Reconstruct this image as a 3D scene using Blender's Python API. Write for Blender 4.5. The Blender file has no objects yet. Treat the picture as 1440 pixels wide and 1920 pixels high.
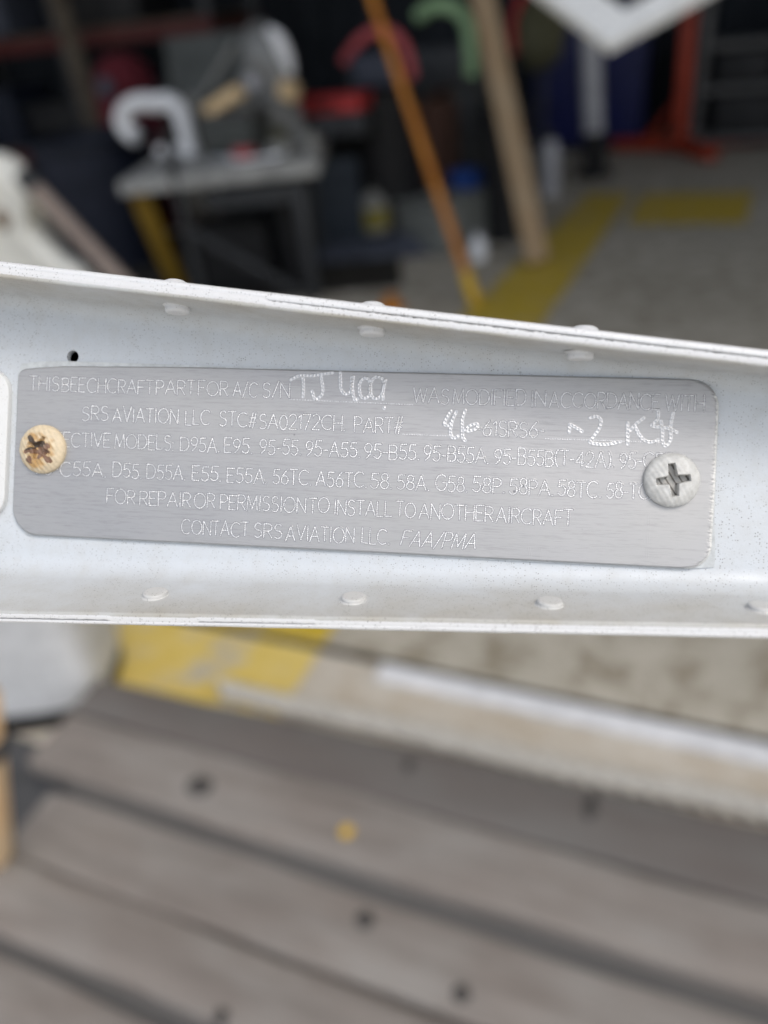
import bpy, bmesh, math, random
import numpy as np
from mathutils import Vector, Matrix, Euler

random.seed(7)
rng = np.random.default_rng(11)
S = bpy.context.scene
COL = S.collection
R_ = math.radians

# ------------------------------------------------------------------ camera
# world: +Y points into the hangar, +X along its door, the camera stands 1.4 m above the apron
FW = Vector((-0.3544375, 0.76009367, -0.54463904))
RT = Vector((0.92653839, 0.3640233, -0.0949402))
UP = Vector((-0.12609785, 0.53827934, 0.83327947))
EYE = Vector((0, 0, 1.4))
cd = bpy.data.cameras.new('camera')
cam = bpy.data.objects.new('camera', cd)
COL.objects.link(cam)
cam.matrix_world = Matrix(((RT.x, UP.x, -FW.x, EYE.x), (RT.y, UP.y, -FW.y, EYE.y), (RT.z, UP.z, -FW.z, EYE.z), (0, 0, 0, 1)))
cd.sensor_fit = 'HORIZONTAL'
cd.sensor_width = 36
cd.lens = 36.05
cd.clip_start = 0.01
cd.clip_end = 600
cd.dof.use_dof = True
cd.dof.focus_distance = 0.1405
cd.dof.aperture_fstop = 9.0
S.camera = cam

# ------------------------------------------------------------------ sky, sun, exposure
SUN_EL, SUN_AZ = 60, 108          # azimuth clockwise from +Y
w = bpy.data.worlds.new('World')
S.world = w
w.use_nodes = True
nt = w.node_tree
bg = nt.nodes['Background']
sky = nt.nodes.new('ShaderNodeTexSky')
sky.sky_type = 'NISHITA'
sky.sun_disc = False
sky.sun_elevation = R_(SUN_EL)
sky.sun_rotation = R_(SUN_AZ)
sky.dust_density = 4.0
sky.air_density = 1.2
hs = nt.nodes.new('ShaderNodeHueSaturation')
hs.inputs['Saturation'].default_value = 0.5
nt.links.new(sky.outputs[0], hs.inputs['Color'])
nt.links.new(hs.outputs[0], bg.inputs['Color'])
bg.inputs['Strength'].default_value = 0.15
sl = bpy.data.lights.new('sun', 'SUN')
sl.energy = 0.5
sl.angle = R_(22)
sl.color = (1, 0.965, 0.91)
sun = bpy.data.objects.new('sun', sl)
COL.objects.link(sun)
sd = Vector((math.sin(R_(SUN_AZ)) * math.cos(R_(SUN_EL)), math.cos(R_(SUN_AZ)) * math.cos(R_(SUN_EL)), math.sin(R_(SUN_EL))))
sun.rotation_euler = sd.to_track_quat('Z', 'Y').to_euler()
S.view_settings.view_transform = 'Standard'
S.view_settings.look = 'None'
S.view_settings.gamma = 1
S.view_settings.exposure = 0.70

# ------------------------------------------------------------------ object helpers
def tag(o, label=None, cat=None, group=None, kind=None):
    if label: o['label'] = label
    if cat: o['category'] = cat
    if group: o['group'] = group
    if kind: o['kind'] = kind
    return o

def thing(name, label, cat, loc=(0, 0, 0), rz=0, group=None):
    o = bpy.data.objects.new(name, None)
    o.empty_display_size = 0.05
    COL.objects.link(o)
    o.location = loc
    o.rotation_euler = (0, 0, rz)
    return tag(o, label, cat, group)

def obj(name, bm, mat, parent=None, smooth=True, bevel=0, label=None):
    if bevel:
        es = [e for e in bm.edges if len(e.link_faces) == 2 and e.calc_face_angle(0) > 0.6]
        bmesh.ops.bevel(bm, geom=es, offset=bevel, segments=3, profile=0.5, affect='EDGES', clamp_overlap=True)
    bmesh.ops.recalc_face_normals(bm, faces=bm.faces)
    me = bpy.data.meshes.new(name)
    bm.to_mesh(me)
    bm.free()
    return link(name, me, mat, parent, smooth, label)

def link(name, me, mat, parent=None, smooth=True, label=None):
    for m in (mat if isinstance(mat, (list, tuple)) else [mat]):
        me.materials.append(m)
    if smooth:
        me.polygons.foreach_set('use_smooth', [True] * len(me.polygons))
        try: me.set_sharp_from_angle(angle=R_(40))
        except Exception: pass
    o = bpy.data.objects.new(name, me)
    COL.objects.link(o)
    if parent: o.parent = parent
    if label: o['label'] = label
    return o

def box(bm, c, s, rot=(0, 0, 0)):
    m = Matrix.Translation(c) @ Euler(rot).to_matrix().to_4x4() @ Matrix.Diagonal((s[0], s[1], s[2], 1))
    bmesh.ops.create_cube(bm, size=1, matrix=m)
    return bm

def beam(bm, a, b, wx, wy):
    a, b = Vector(a), Vector(b)
    d = b - a
    m = Matrix.Translation((a + b) / 2) @ d.to_track_quat('Z', 'Y').to_matrix().to_4x4() @ Matrix.Diagonal((wx, wy, d.length, 1))
    bmesh.ops.create_cube(bm, size=1, matrix=m)
    return bm

def tube(bm, pts, rad, seg=14, caps=True):
    pts = [Vector(p) for p in pts]
    rads = rad if isinstance(rad, (list, tuple)) else [rad] * len(pts)
    rings, ref = [], None
    for i, p in enumerate(pts):
        t = (pts[min(i + 1, len(pts) - 1)] - pts[max(i - 1, 0)]).normalized()
        if ref is None:
            ref = t.orthogonal().normalized()
        ref = (ref - t * ref.dot(t)).normalized()
        b = t.cross(ref)
        rings.append([bm.verts.new(p + (ref * math.cos(k * 2 * math.pi / seg) + b * math.sin(k * 2 * math.pi / seg)) * rads[i]) for k in range(seg)])
    for r0, r1 in zip(rings, rings[1:]):
        for k in range(seg):
            bm.faces.new((r0[k], r0[(k + 1) % seg], r1[(k + 1) % seg], r1[k]))
    if caps:
        bm.faces.new(rings[0][::-1]); bm.faces.new(rings[-1])
    return bm

def lathe(bm, prof, seg=32, m=Matrix.Identity(4)):
    rings = []
    for r, z in prof:
        if r < 1e-7:
            rings.append([bm.verts.new(m @ Vector((0, 0, z)))])
        else:
            rings.append([bm.verts.new(m @ Vector((r * math.cos(k * 2 * math.pi / seg), r * math.sin(k * 2 * math.pi / seg), z))) for k in range(seg)])
    for a, b in zip(rings, rings[1:]):
        for k in range(seg):
            k2 = (k + 1) % seg
            if len(a) == 1 and len(b) == 1: continue
            if len(a) == 1: bm.faces.new((a[0], b[k], b[k2]))
            elif len(b) == 1: bm.faces.new((a[k], a[k2], b[0]))
            else: bm.faces.new((a[k], a[k2], b[k2], b[k]))
    return bm

def sheet(bm, pts):
    bm.faces.new([bm.verts.new(p) for p in pts])
    return bm

def smoothpath(pts, n=8):
    P = [Vector(p) for p in pts]
    P = [2 * P[0] - P[1]] + P + [2 * P[-1] - P[-2]]
    out = []
    for i in range(1, len(P) - 2):
        for k in range(n):
            t = k / n
            out.append(0.5 * ((2 * P[i]) + (P[i + 1] - P[i - 1]) * t + (2 * P[i - 1] - 5 * P[i] + 4 * P[i + 1] - P[i + 2]) * t * t + (3 * P[i] - P[i - 1] - 3 * P[i + 1] + P[i + 2]) * t ** 3))
    out.append(P[-2])
    return out

# ------------------------------------------------------------------ material helpers
def nodes_of(name):
    m = bpy.data.materials.new(name)
    m.use_nodes = True
    t = m.node_tree
    return m, t, t.nodes['Principled BSDF']

def N(t, kind, **kw):
    n = t.nodes.new(kind)
    for k, v in kw.items():
        if k in n.inputs.keys(): n.inputs[k].default_value = v
        else: setattr(n, k, v)
    return n

def ramp(t, src, stops):
    r = t.nodes.new('ShaderNodeValToRGB')
    e = r.color_ramp.elements
    while len(e) < len(stops): e.new(0.5)
    for i, (p, c) in enumerate(stops):
        e[i].position = p
        e[i].color = (c, c, c, 1) if isinstance(c, (int, float)) else (*c, 1)
    t.links.new(src, r.inputs[0])
    return r.outputs[0]

def mixc(t, fac, a, b, mode='MIX'):
    m = t.nodes.new('ShaderNodeMix')
    m.data_type = 'RGBA'
    m.blend_type = mode
    for v, s in ((fac, m.inputs[0]), (a, m.inputs[6]), (b, m.inputs[7])):
        if hasattr(v, 'is_linked'): t.links.new(v, s)
        elif isinstance(v, (int, float)): s.default_value = v if s.type == 'VALUE' else (v, v, v, 1)
        else: s.default_value = (*v, 1)
    return m.outputs[2]

def coords(t, scale=(1, 1, 1), out='Object'):
    tc = t.nodes.new('ShaderNodeTexCoord')
    mp = t.nodes.new('ShaderNodeMapping')
    mp.inputs['Scale'].default_value = scale
    t.links.new(tc.outputs[out], mp.inputs[0])
    return mp.outputs[0]

def noise(t, vec, scale, detail=4, rough=0.6):
    n = N(t, 'ShaderNodeTexNoise')
    n.inputs['Scale'].default_value = scale
    n.inputs['Detail'].default_value = detail
    n.inputs['Roughness'].default_value = rough
    t.links.new(vec, n.inputs['Vector'])
    return n.outputs['Fac']

def bump(t, bsdf, h, strength, dist):
    b = N(t, 'ShaderNodeBump')
    b.inputs['Strength'].default_value = strength
    b.inputs['Distance'].default_value = dist
    t.links.new(h, b.inputs['Height'])
    t.links.new(b.outputs[0], bsdf.inputs['Normal'])

def worn(name, base, dark=None, rough=0.6, metal=0.0, scale=9, spec=0.4, bumps=0.15, stretch=(1, 1, 1)):
    """painted / plastic / wooden surface with grime variation"""
    m, t, b = nodes_of(name)
    dark = dark or tuple(c * 0.55 for c in base)
    v = coords(t, stretch)
    n1 = noise(t, v, scale, 6)
    n2 = noise(t, v, scale * 7, 3)
    c = mixc(t, ramp(t, n1, [(0.35, 0), (0.62, 1)]), dark, base)
    c = mixc(t, ramp(t, n2, [(0.3, 0.35), (0.6, 0)]), c, tuple(x * 0.5 for x in dark))
    t.links.new(c, b.inputs['Base Color'])
    t.links.new(ramp(t, n1, [(0.3, min(1, rough + 0.15)), (0.7, max(0.05, rough - 0.1))]), b.inputs['Roughness'])
    b.inputs['Metallic'].default_value = metal
    b.inputs['Specular IOR Level'].default_value = spec
    if bumps: bump(t, b, n2, bumps, 0.004)
    return m

def white_paint(name, base, dirt, dirt_amt, speck=0.6, gloss=0.35):
    """sprayed white enamel, seen at a hand's breadth: orange peel, dust specks, thin film of dirt"""
    m, t, b = nodes_of(name)
    v = coords(t)
    peel = noise(t, v, 900, 2)
    big = noise(t, v, 45, 5, 0.65)
    mid = noise(t, v, 260, 4, 0.6)
    fine = noise(t, v, 2600, 2, 0.7)
    at = t.nodes.new('ShaderNodeAttribute'); at.attribute_name = 'dust'
    wet = N(t, 'ShaderNodeMath', operation='MULTIPLY'); t.links.new(ramp(t, big, [(0.30, 0.25), (0.66, 1.0)]), wet.inputs[0])
    t.links.new(ramp(t, at.outputs['Fac'], [(0.0, 0.12), (1.0, 1.0)]), wet.inputs[1])
    wet2 = N(t, 'ShaderNodeMath', operation='MULTIPLY'); t.links.new(wet.outputs[0], wet2.inputs[0]); wet2.inputs[1].default_value = dirt_amt * 1.35
    film = mixc(t, wet2.outputs[0], base, dirt)
    film = mixc(t, ramp(t, mid, [(0.45, 0.0), (0.75, dirt_amt * 0.3)]), film, dirt)
    vo = N(t, 'ShaderNodeTexVoronoi')
    vo.inputs['Scale'].default_value = 2500
    t.links.new(v, vo.inputs['Vector'])
    sp = ramp(t, vo.outputs['Distance'], [(0.18, 1.0), (0.34, 0.0)])
    sel = N(t, 'ShaderNodeSeparateColor')
    t.links.new(vo.outputs['Color'], sel.inputs[0])
    dens = ramp(t, sel.outputs[0], [(0.45, 0.0), (0.8, 1.0)])
    area = ramp(t, big, [(0.40, 0.25), (0.6, 1.0)])
    k = N(t, 'ShaderNodeMath', operation='MULTIPLY'); t.links.new(sp, k.inputs[0]); t.links.new(dens, k.inputs[1])
    k2 = N(t, 'ShaderNodeMath', operation='MULTIPLY'); t.links.new(k.outputs[0], k2.inputs[0]); t.links.new(area, k2.inputs[1])
    k3 = N(t, 'ShaderNodeMath', operation='MULTIPLY'); t.links.new(k2.outputs[0], k3.inputs[0]); k3.inputs[1].default_value = speck
    c = mixc(t, k3.outputs[0], film, (0.10, 0.095, 0.085))
    # a few larger chips
    vo2 = N(t, 'ShaderNodeTexVoronoi'); vo2.inputs['Scale'].default_value = 161
    t.links.new(v, vo2.inputs['Vector'])
    s2 = N(t, 'ShaderNodeSeparateColor'); t.links.new(vo2.outputs['Color'], s2.inputs[0])
    q = N(t, 'ShaderNodeMath', operation='MULTIPLY')
    t.links.new(ramp(t, vo2.outputs['Distance'], [(0.05, 1.0), (0.085, 0.0)]), q.inputs[0])
    t.links.new(ramp(t, s2.outputs[1], [(0.965, 0.0), (0.98, 0.9)]), q.inputs[1])
    c = mixc(t, q.outputs[0], c, (0.06, 0.055, 0.05))
    c = mixc(t, ramp(t, fine, [(0.3, 0.10), (0.55, 0.0)]), c, dirt)
    t.links.new(c, b.inputs['Base Color'])
    t.links.new(ramp(t, mid, [(0.3, gloss - 0.08), (0.7, gloss + 0.12)]), b.inputs['Roughness'])
    add = N(t, 'ShaderNodeMath', operation='ADD'); t.links.new(peel, add.inputs[0]); t.links.new(fine, add.inputs[1])
    bump(t, b, add.outputs[0], 0.22, 0.00010)
    return m

def brushed(name, base, base2, rough, streak_bump, etched=False):
    m, t, b = nodes_of(name)
    v = coords(t, (110, 2300, 2300))
    st = noise(t, v, 1.0, 5, 0.65)
    st2 = noise(t, coords(t, (420, 7000, 7000)), 1.0, 3, 0.6)
    bl = noise(t, coords(t, (1, 1.6, 1)), 26, 5, 0.6)
    f = N(t, 'ShaderNodeMath', operation='ADD'); t.links.new(st, f.inputs[0]); t.links.new(st2, f.inputs[1])
    c = mixc(t, ramp(t, f.outputs[0], [(0.75, 0), (1.25, 1)]), base2, base)
    c = mixc(t, ramp(t, bl, [(0.42, 0.0), (0.66, 0.22)]), c, (0.47, 0.47, 0.45))
    vo = N(t, 'ShaderNodeTexVoronoi'); vo.inputs['Scale'].default_value = 330
    t.links.new(coords(t), vo.inputs['Vector'])
    s2 = N(t, 'ShaderNodeSeparateColor'); t.links.new(vo.outputs['Color'], s2.inputs[0])
    q = N(t, 'ShaderNodeMath', operation='MULTIPLY')
    t.links.new(ramp(t, vo.outputs['Distance'], [(0.05, 1.0), (0.10, 0.0)]), q.inputs[0])
    t.links.new(ramp(t, s2.outputs[1], [(0.90, 0.0), (0.94, 0.8)]), q.inputs[1])
    c = mixc(t, q.outputs[0], c, (0.16, 0.16, 0.17))
    b.inputs['Metallic'].default_value = 0.6
    if etched:      # bright cut metal in the stroke, burr shade painted as a dark outline
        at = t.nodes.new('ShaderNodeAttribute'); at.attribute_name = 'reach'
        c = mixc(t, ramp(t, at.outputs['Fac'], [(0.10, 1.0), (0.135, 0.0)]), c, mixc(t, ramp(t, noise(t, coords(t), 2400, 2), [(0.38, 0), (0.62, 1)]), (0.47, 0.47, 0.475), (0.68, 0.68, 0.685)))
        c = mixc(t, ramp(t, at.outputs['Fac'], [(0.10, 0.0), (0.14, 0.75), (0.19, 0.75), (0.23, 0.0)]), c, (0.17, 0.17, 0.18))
    t.links.new(c, b.inputs['Base Color'])
    t.links.new(ramp(t, bl, [(0.3, rough), (0.7, rough + 0.12)]), b.inputs['Roughness'])
    if streak_bump: bump(t, b, f.outputs[0], streak_bump, 0.00006)
    return m

M = {}
M['web'] = white_paint('white_enamel', (0.525, 0.558, 0.592), (0.37, 0.35, 0.305), 0.70, 0.75, 0.40)
M['flange'] = white_paint('dusty_white_enamel', (0.72, 0.72, 0.69), (0.47, 0.45, 0.39), 0.62, 0.85, 0.45)
M['skin'] = white_paint('bright_white_enamel', (0.62, 0.63, 0.645), (0.45, 0.43, 0.39), 0.34, 0.9, 0.42)
M['rivet'] = white_paint('painted_rivet_enamel', (0.53, 0.53, 0.52), (0.40, 0.385, 0.34), 0.5, 0.9, 0.45)
M['cover'] = white_paint('thick_white_paint', (0.60, 0.61, 0.61), (0.46, 0.445, 0.41), 0.3, 0.5, 0.4)
M['plate'] = brushed('brushed_aluminium', (0.395, 0.392, 0.395), (0.325, 0.323, 0.326), 0.45, 0.16)
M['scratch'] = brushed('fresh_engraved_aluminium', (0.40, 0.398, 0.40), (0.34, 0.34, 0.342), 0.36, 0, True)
M['scratchhand'] = brushed('deep_engraved_aluminium', (0.56, 0.56, 0.565), (0.49, 0.49, 0.495), 0.32, 0)
M['filed'] = brushed('filed_aluminium_edge', (0.60, 0.60, 0.585), (0.46, 0.46, 0.45), 0.5, 0)
M['fairing'] = worn('grey_white_fairing', (0.62, 0.63, 0.64), (0.50, 0.51, 0.52), 0.45, 0, 4, bumps=0.02)
M['matgrey'] = worn('deck_shade_grey', (0.085, 0.085, 0.088), (0.06, 0.06, 0.062), 0.8, 0, 8)
M['film'] = worn('adhesive_film', (0.55, 0.575, 0.58), (0.48, 0.50, 0.505), 0.45, scale=120, bumps=0.05)
M['screwpaint'] = white_paint('chalky_grey_paint', (0.60, 0.60, 0.575), (0.43, 0.42, 0.38), 0.6, 0.3, 0.5)
# ---- background surfaces
def concrete(name, base, dark, stain):
    m, t, b = nodes_of(name)
    v = coords(t)
    n1 = noise(t, v, 1.3, 6, 0.65)
    n2 = noise(t, v, 9.5, 6, 0.72)
    n3 = noise(t, v, 160, 3)
    c = mixc(t, ramp(t, n1, [(0.35, 0), (0.65, 1)]), dark, base)
    c = mixc(t, ramp(t, n2, [(0.46, 0.0), (0.64, 0.9)]), c, stain)
    c = mixc(t, ramp(t, n3, [(0.3, 0.5), (0.55, 0.0)]), c, tuple(x * 0.6 for x in dark))
    t.links.new(c, b.inputs['Base Color'])
    b.inputs['Roughness'].default_value = 0.85
    bump(t, b, n3, 0.3, 0.003)
    return m
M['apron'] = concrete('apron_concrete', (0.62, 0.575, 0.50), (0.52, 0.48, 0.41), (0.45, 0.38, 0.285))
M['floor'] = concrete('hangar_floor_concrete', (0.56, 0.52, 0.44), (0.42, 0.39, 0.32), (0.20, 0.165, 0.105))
def yellow(c1=(0.60, 0.44, 0.085), c2=(0.74, 0.59, 0.22), wear=.9):
    m, t, b = nodes_of('worn_yellow_floor_paint')
    v = coords(t)
    n2 = noise(t, v, 6, 6, 0.7)
    n3 = noise(t, v, 12, 5)
    c = mixc(t, ramp(t, n3, [(0.3, 0), (0.7, 1)]), c1, c2)
    c = mixc(t, ramp(t, n2, [(0.52, 0.0), (0.62, wear)]), c, (0.45, 0.42, 0.36))
    t.links.new(c, b.inputs['Base Color'])
    b.inputs['Roughness'].default_value = 0.6
    bump(t, b, n3, 0.2, 0.002)
    return m
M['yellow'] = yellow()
M['yellowdim'] = yellow((0.52, 0.37, 0.035), (0.60, 0.44, 0.06), .4)  # deeper yellow carries the dimmer light inside the hangar
def wood(name, base, dark, grey, s=1.0):
    m, t, b = nodes_of(name)
    oi = t.nodes.new('ShaderNodeObjectInfo')
    tc = t.nodes.new('ShaderNodeTexCoord')
    ad = N(t, 'ShaderNodeVectorMath', operation='ADD')
    sc = N(t, 'ShaderNodeVectorMath', operation='SCALE'); sc.inputs['Scale'].default_value = 13.0
    cb = N(t, 'ShaderNodeCombineXYZ')
    for i in range(3): t.links.new(oi.outputs['Random'], cb.inputs[i])
    t.links.new(cb.outputs[0], sc.inputs[0])
    t.links.new(tc.outputs['Object'], ad.inputs[0]); t.links.new(sc.outputs[0], ad.inputs[1])
    mp = t.nodes.new('ShaderNodeMapping'); mp.inputs['Scale'].default_value = (1.3 * s, 15 * s, 15 * s)
    t.links.new(ad.outputs[0], mp.inputs[0])
    g = noise(t, mp.outputs[0], 2.2, 7, 0.7)
    mp2 = t.nodes.new('ShaderNodeMapping'); mp2.inputs['Scale'].default_value = (1.5, 4, 4)
    t.links.new(ad.outputs[0], mp2.inputs[0])
    p = noise(t, mp2.outputs[0], 2.5, 5, 0.6)
    c = mixc(t, ramp(t, g, [(0.3, 0), (0.7, 1)]), dark, base)
    c = mixc(t, ramp(t, p, [(0.42, 0), (0.66, 0.7)]), c, grey)
    t.links.new(c, b.inputs['Base Color'])
    b.inputs['Roughness'].default_value = 0.78
    bump(t, b, g, 0.5, 0.004)
    return m
M['deck'] = wood('weathered_deck_wood', (0.258, 0.229, 0.206), (0.145, 0.124, 0.109), (0.275, 0.26, 0.242))
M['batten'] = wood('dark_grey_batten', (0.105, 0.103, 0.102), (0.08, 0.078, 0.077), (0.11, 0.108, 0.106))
M['deckdark'] = wood('darker_deck_wood', (0.14, 0.123, 0.113), (0.105, 0.092, 0.084), (0.14, 0.134, 0.126))
M['lumber'] = wood('sawn_lumber', (0.37, 0.26, 0.15), (0.28, 0.185, 0.10), (0.37, 0.285, 0.185))
M['oldwood'] = wood('old_brown_wood', (0.075, 0.055, 0.036), (0.048, 0.035, 0.023), (0.13, 0.11, 0.08))
M['tanwood'] = wood('pale_handle_wood', (0.80, 0.56, 0.32), (0.70, 0.46, 0.25), (0.80, 0.62, 0.40))
M['knot'] = worn('dark_bolt_steel', (0.09, 0.084, 0.08), None, 0.7, 0.3, 60)
M['steel'] = worn('dark_grey_steel', (0.055, 0.058, 0.064), (0.035, 0.037, 0.04), 0.5, 0.3, 14)
M['greytop'] = worn('grey_bench_top', (0.40, 0.40, 0.385), (0.28, 0.28, 0.27), 0.55, 0, 8)
M['railsteel'] = worn('bright_rail_steel', (0.88, 0.89, 0.91), (0.76, 0.77, 0.79), 0.4, 0.0, 3)
M['whiteplastic'] = worn('white_plastic', (0.86, 0.87, 0.89), (0.74, 0.75, 0.78), 0.4, 0, 6, bumps=0.05)
M['cream'] = worn('dirty_cream_fibreglass', (0.80, 0.795, 0.74), (0.66, 0.655, 0.60), 0.6, 0, 5)
M['stain'] = worn('brown_oil_stain', (0.26, 0.20, 0.15), None, 0.7, 0, 20)
M['whiteframe'] = worn('white_frame_paint', (0.86, 0.87, 0.86), (0.76, 0.77, 0.76), 0.5, 0, 5, bumps=0.05)
M['orange'] = worn('orange_fibreglass', (0.62, 0.24, 0.03), (0.46, 0.16, 0.02), 0.5, 0, 8)
M['yellowtip'] = worn('yellow_rubber', (0.72, 0.46, 0.02), (0.6, 0.36, 0.02), 0.6, 0, 20)
M['rackred'] = worn('faded_rack_red', (0.085, 0.011, 0.01), (0.06, 0.008, 0.007), 0.6, 0, 7)
M['dullyellow'] = worn('dull_yellow_paint', (0.26, 0.16, 0.012), (0.18, 0.105, 0.01), 0.6, 0, 8)
M['red'] = worn('red_enamel', (0.46, 0.035, 0.035), (0.30, 0.02, 0.02), 0.45, 0, 7)
M['pink'] = worn('faded_red_plastic', (0.52, 0.11, 0.12), (0.40, 0.07, 0.08), 0.5, 0, 7)
M['redorange'] = worn('red_orange_enamel', (0.40, 0.045, 0.015), (0.26, 0.03, 0.012), 0.5, 0, 7)
M['maroon'] = worn('maroon_cloth', (0.13, 0.012, 0.022), (0.08, 0.008, 0.014), 0.9, 0, 10)
M['green'] = worn('pale_green_hose', (0.36, 0.55, 0.31), (0.27, 0.43, 0.23), 0.5, 0, 7)
M['navy'] = worn('navy_enamel', (0.005, 0.009, 0.085), (0.004, 0.007, 0.06), 0.5, 0, 6)
M['blue'] = worn('blue_plastic', (0.02, 0.07, 0.30), (0.015, 0.05, 0.2), 0.5, 0, 8)
M['darkblue'] = worn('dark_blue_crate', (0.006, 0.010, 0.026), (0.003, 0.006, 0.015), 0.6, 0, 6)
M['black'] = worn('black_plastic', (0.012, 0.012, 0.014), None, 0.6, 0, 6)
M['bag'] = worn('blue_grey_tarpaulin', (0.06, 0.068, 0.095), (0.036, 0.042, 0.06), 0.7, 0, 6)
M['tote'] = worn('grey_green_tote', (0.20, 0.21, 0.20), (0.15, 0.16, 0.15), 0.6, 0, 6)
M['card'] = worn('red_brown_cardboard', (0.13, 0.068, 0.05), (0.09, 0.045, 0.034), 0.85, 0, 6)
M['silver'] = worn('polished_aluminium', (0.80, 0.81, 0.84), (0.66, 0.67, 0.70), 0.22, 0.75, 6, bumps=0.05)
M['benchshade'] = worn('bench_shade_black', (0.03, 0.027, 0.022), (0.018, 0.016, 0.013), 0.8, 0, 6)
M['wrap'] = worn('shiny_grey_plastic', (0.24, 0.245, 0.24), (0.09, 0.09, 0.09), 0.22, 0, 7, bumps=0.05)
M['highlightwhite'] = worn('painted_highlight_white', (0.84, 0.85, 0.88), (0.7, 0.71, 0.74), 0.25, 0.0, 6, bumps=0.05)
M['tan'] = worn('tan_leather', (0.74, 0.55, 0.32), (0.6, 0.43, 0.24), 0.7, 0, 12)
M['olive'] = worn('olive_canvas', (0.10, 0.095, 0.055), (0.065, 0.062, 0.032), 0.9, 0, 9)
M['murky'] = worn('murky_grey_panel', (0.065, 0.07, 0.064), (0.038, 0.043, 0.042), 0.5, 0, 6)
M['shelf'] = worn('grey_shelf_steel', (0.12, 0.117, 0.117), (0.08, 0.08, 0.08), 0.5, 0.2, 8)
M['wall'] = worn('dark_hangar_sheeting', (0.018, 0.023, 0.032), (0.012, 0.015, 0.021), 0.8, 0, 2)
M['beigerope'] = worn('pale_rope', (0.66, 0.645, 0.60), (0.5, 0.48, 0.44), 0.9, 0, 60)
M['rustrock'] = worn('rust_brown_rubber', (0.26, 0.14, 0.07), (0.18, 0.09, 0.05), 0.8, 0, 30)
M['postwhite'] = worn('dull_white_pipe', (0.50, 0.50, 0.53), (0.36, 0.36, 0.39), 0.5, 0, 6)
M['jug'] = worn('grey_white_jug', (0.27, 0.27, 0.25), (0.20, 0.20, 0.19), 0.5, 0, 9)
M['jugyellow'] = worn('yellow_label', (0.24, 0.20, 0.03), (0.18, 0.15, 0.02), 0.6, 0, 20)

# ================================================================== THE SETTING
HX0, HX1, HY0, HY1, HZ = -10.0, 9.0, 1.31, 9.9, 6.4
bm = bmesh.new()
B = 220
for pts in ([(-B, -B), (B, -B), (B, 1.285), (-B, 1.285)], [(-B, 1.285), (HX0 - .2, 1.285), (HX0 - .2, B), (-B, B)],
            [(HX1 + .2, 1.285), (B, 1.285), (B, B), (HX1 + .2, B)], [(HX0 - .2, HY1 + .2), (HX1 + .2, HY1 + .2), (HX1 + .2, B), (HX0 - .2, B)]):
    sheet(bm, [(x, y, 0) for x, y in pts])
tag(obj('ground', bm, M['apron'], smooth=False), kind='structure')
bm = bmesh.new()
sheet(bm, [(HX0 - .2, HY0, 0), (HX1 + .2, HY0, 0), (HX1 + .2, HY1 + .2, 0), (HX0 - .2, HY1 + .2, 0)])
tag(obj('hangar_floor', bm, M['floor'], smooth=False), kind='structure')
bm = bmesh.new()      # sunken door groove between apron and hangar floor
sheet(bm, [(HX0 - .2, 1.285, 0), (HX1 + .2, 1.285, 0), (HX1 + .2, 1.287, -.03), (HX0 - .2, 1.287, -.03)])
sheet(bm, [(HX0 - .2, 1.287, -.03), (HX1 + .2, 1.287, -.03), (HX1 + .2, 1.308, -.03), (HX0 - .2, 1.308, -.03)])
sheet(bm, [(HX0 - .2, 1.308, -.03), (HX1 + .2, 1.308, -.03), (HX1 + .2, 1.31, 0), (HX0 - .2, 1.31, 0)])
tag(obj('door_groove', bm, M['steel'], smooth=False), kind='structure')
bm = bmesh.new()
box(bm, (3.15, 1.252, 0.009), (7.6, 0.055, 0.018))
tag(obj('door_rail', bm, M['railsteel'], bevel=0.004), 'bright worn steel door rail set in the concrete beyond the wooden deck', 'rail')
def stripe(pts, mat):
    bm = bmesh.new()
    sheet(bm, [(x, y, 0.004) for x, y in pts])
    tag(obj('floor_stripe', bm, M[mat], smooth=False), kind='structure')
stripe([(-1.47, 0.953), (-0.832, 0.953), (-0.832, 1.283), (-1.44, 1.283)], 'yellow')
stripe([(-1.37, 1.312), (-0.835, 1.312), (-0.66, 6.7), (-0.99, 6.7)], 'yellowdim')
stripe([(-0.59, 5.73), (0.17, 5.72), (0.22, 6.65), (-0.56, 6.65)], 'yellowdim')

# hangar: corrugated walls, roof and door header
hb = thing('hangar_building', 'dark hangar with an open front standing over the cluttered workshop floor', 'hangar')
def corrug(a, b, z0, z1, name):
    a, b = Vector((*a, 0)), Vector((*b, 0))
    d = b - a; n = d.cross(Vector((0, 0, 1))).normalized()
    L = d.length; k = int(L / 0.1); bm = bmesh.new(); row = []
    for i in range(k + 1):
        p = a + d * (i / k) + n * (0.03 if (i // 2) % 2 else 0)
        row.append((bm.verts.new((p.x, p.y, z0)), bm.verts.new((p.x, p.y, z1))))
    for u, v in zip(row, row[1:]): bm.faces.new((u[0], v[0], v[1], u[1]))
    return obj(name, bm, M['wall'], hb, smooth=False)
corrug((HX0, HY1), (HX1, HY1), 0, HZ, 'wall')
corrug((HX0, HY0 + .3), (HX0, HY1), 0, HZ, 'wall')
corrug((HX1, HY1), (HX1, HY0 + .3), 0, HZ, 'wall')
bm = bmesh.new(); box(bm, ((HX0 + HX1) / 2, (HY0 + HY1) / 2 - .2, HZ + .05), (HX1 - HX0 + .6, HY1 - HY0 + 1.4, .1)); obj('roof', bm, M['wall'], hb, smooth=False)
bm = bmesh.new(); box(bm, ((HX0 + HX1) / 2, HY0 + .1, HZ - .3), (HX1 - HX0 - .1, .12, .58)); obj('door_header', bm, M['wall'], hb, smooth=False)
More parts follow.
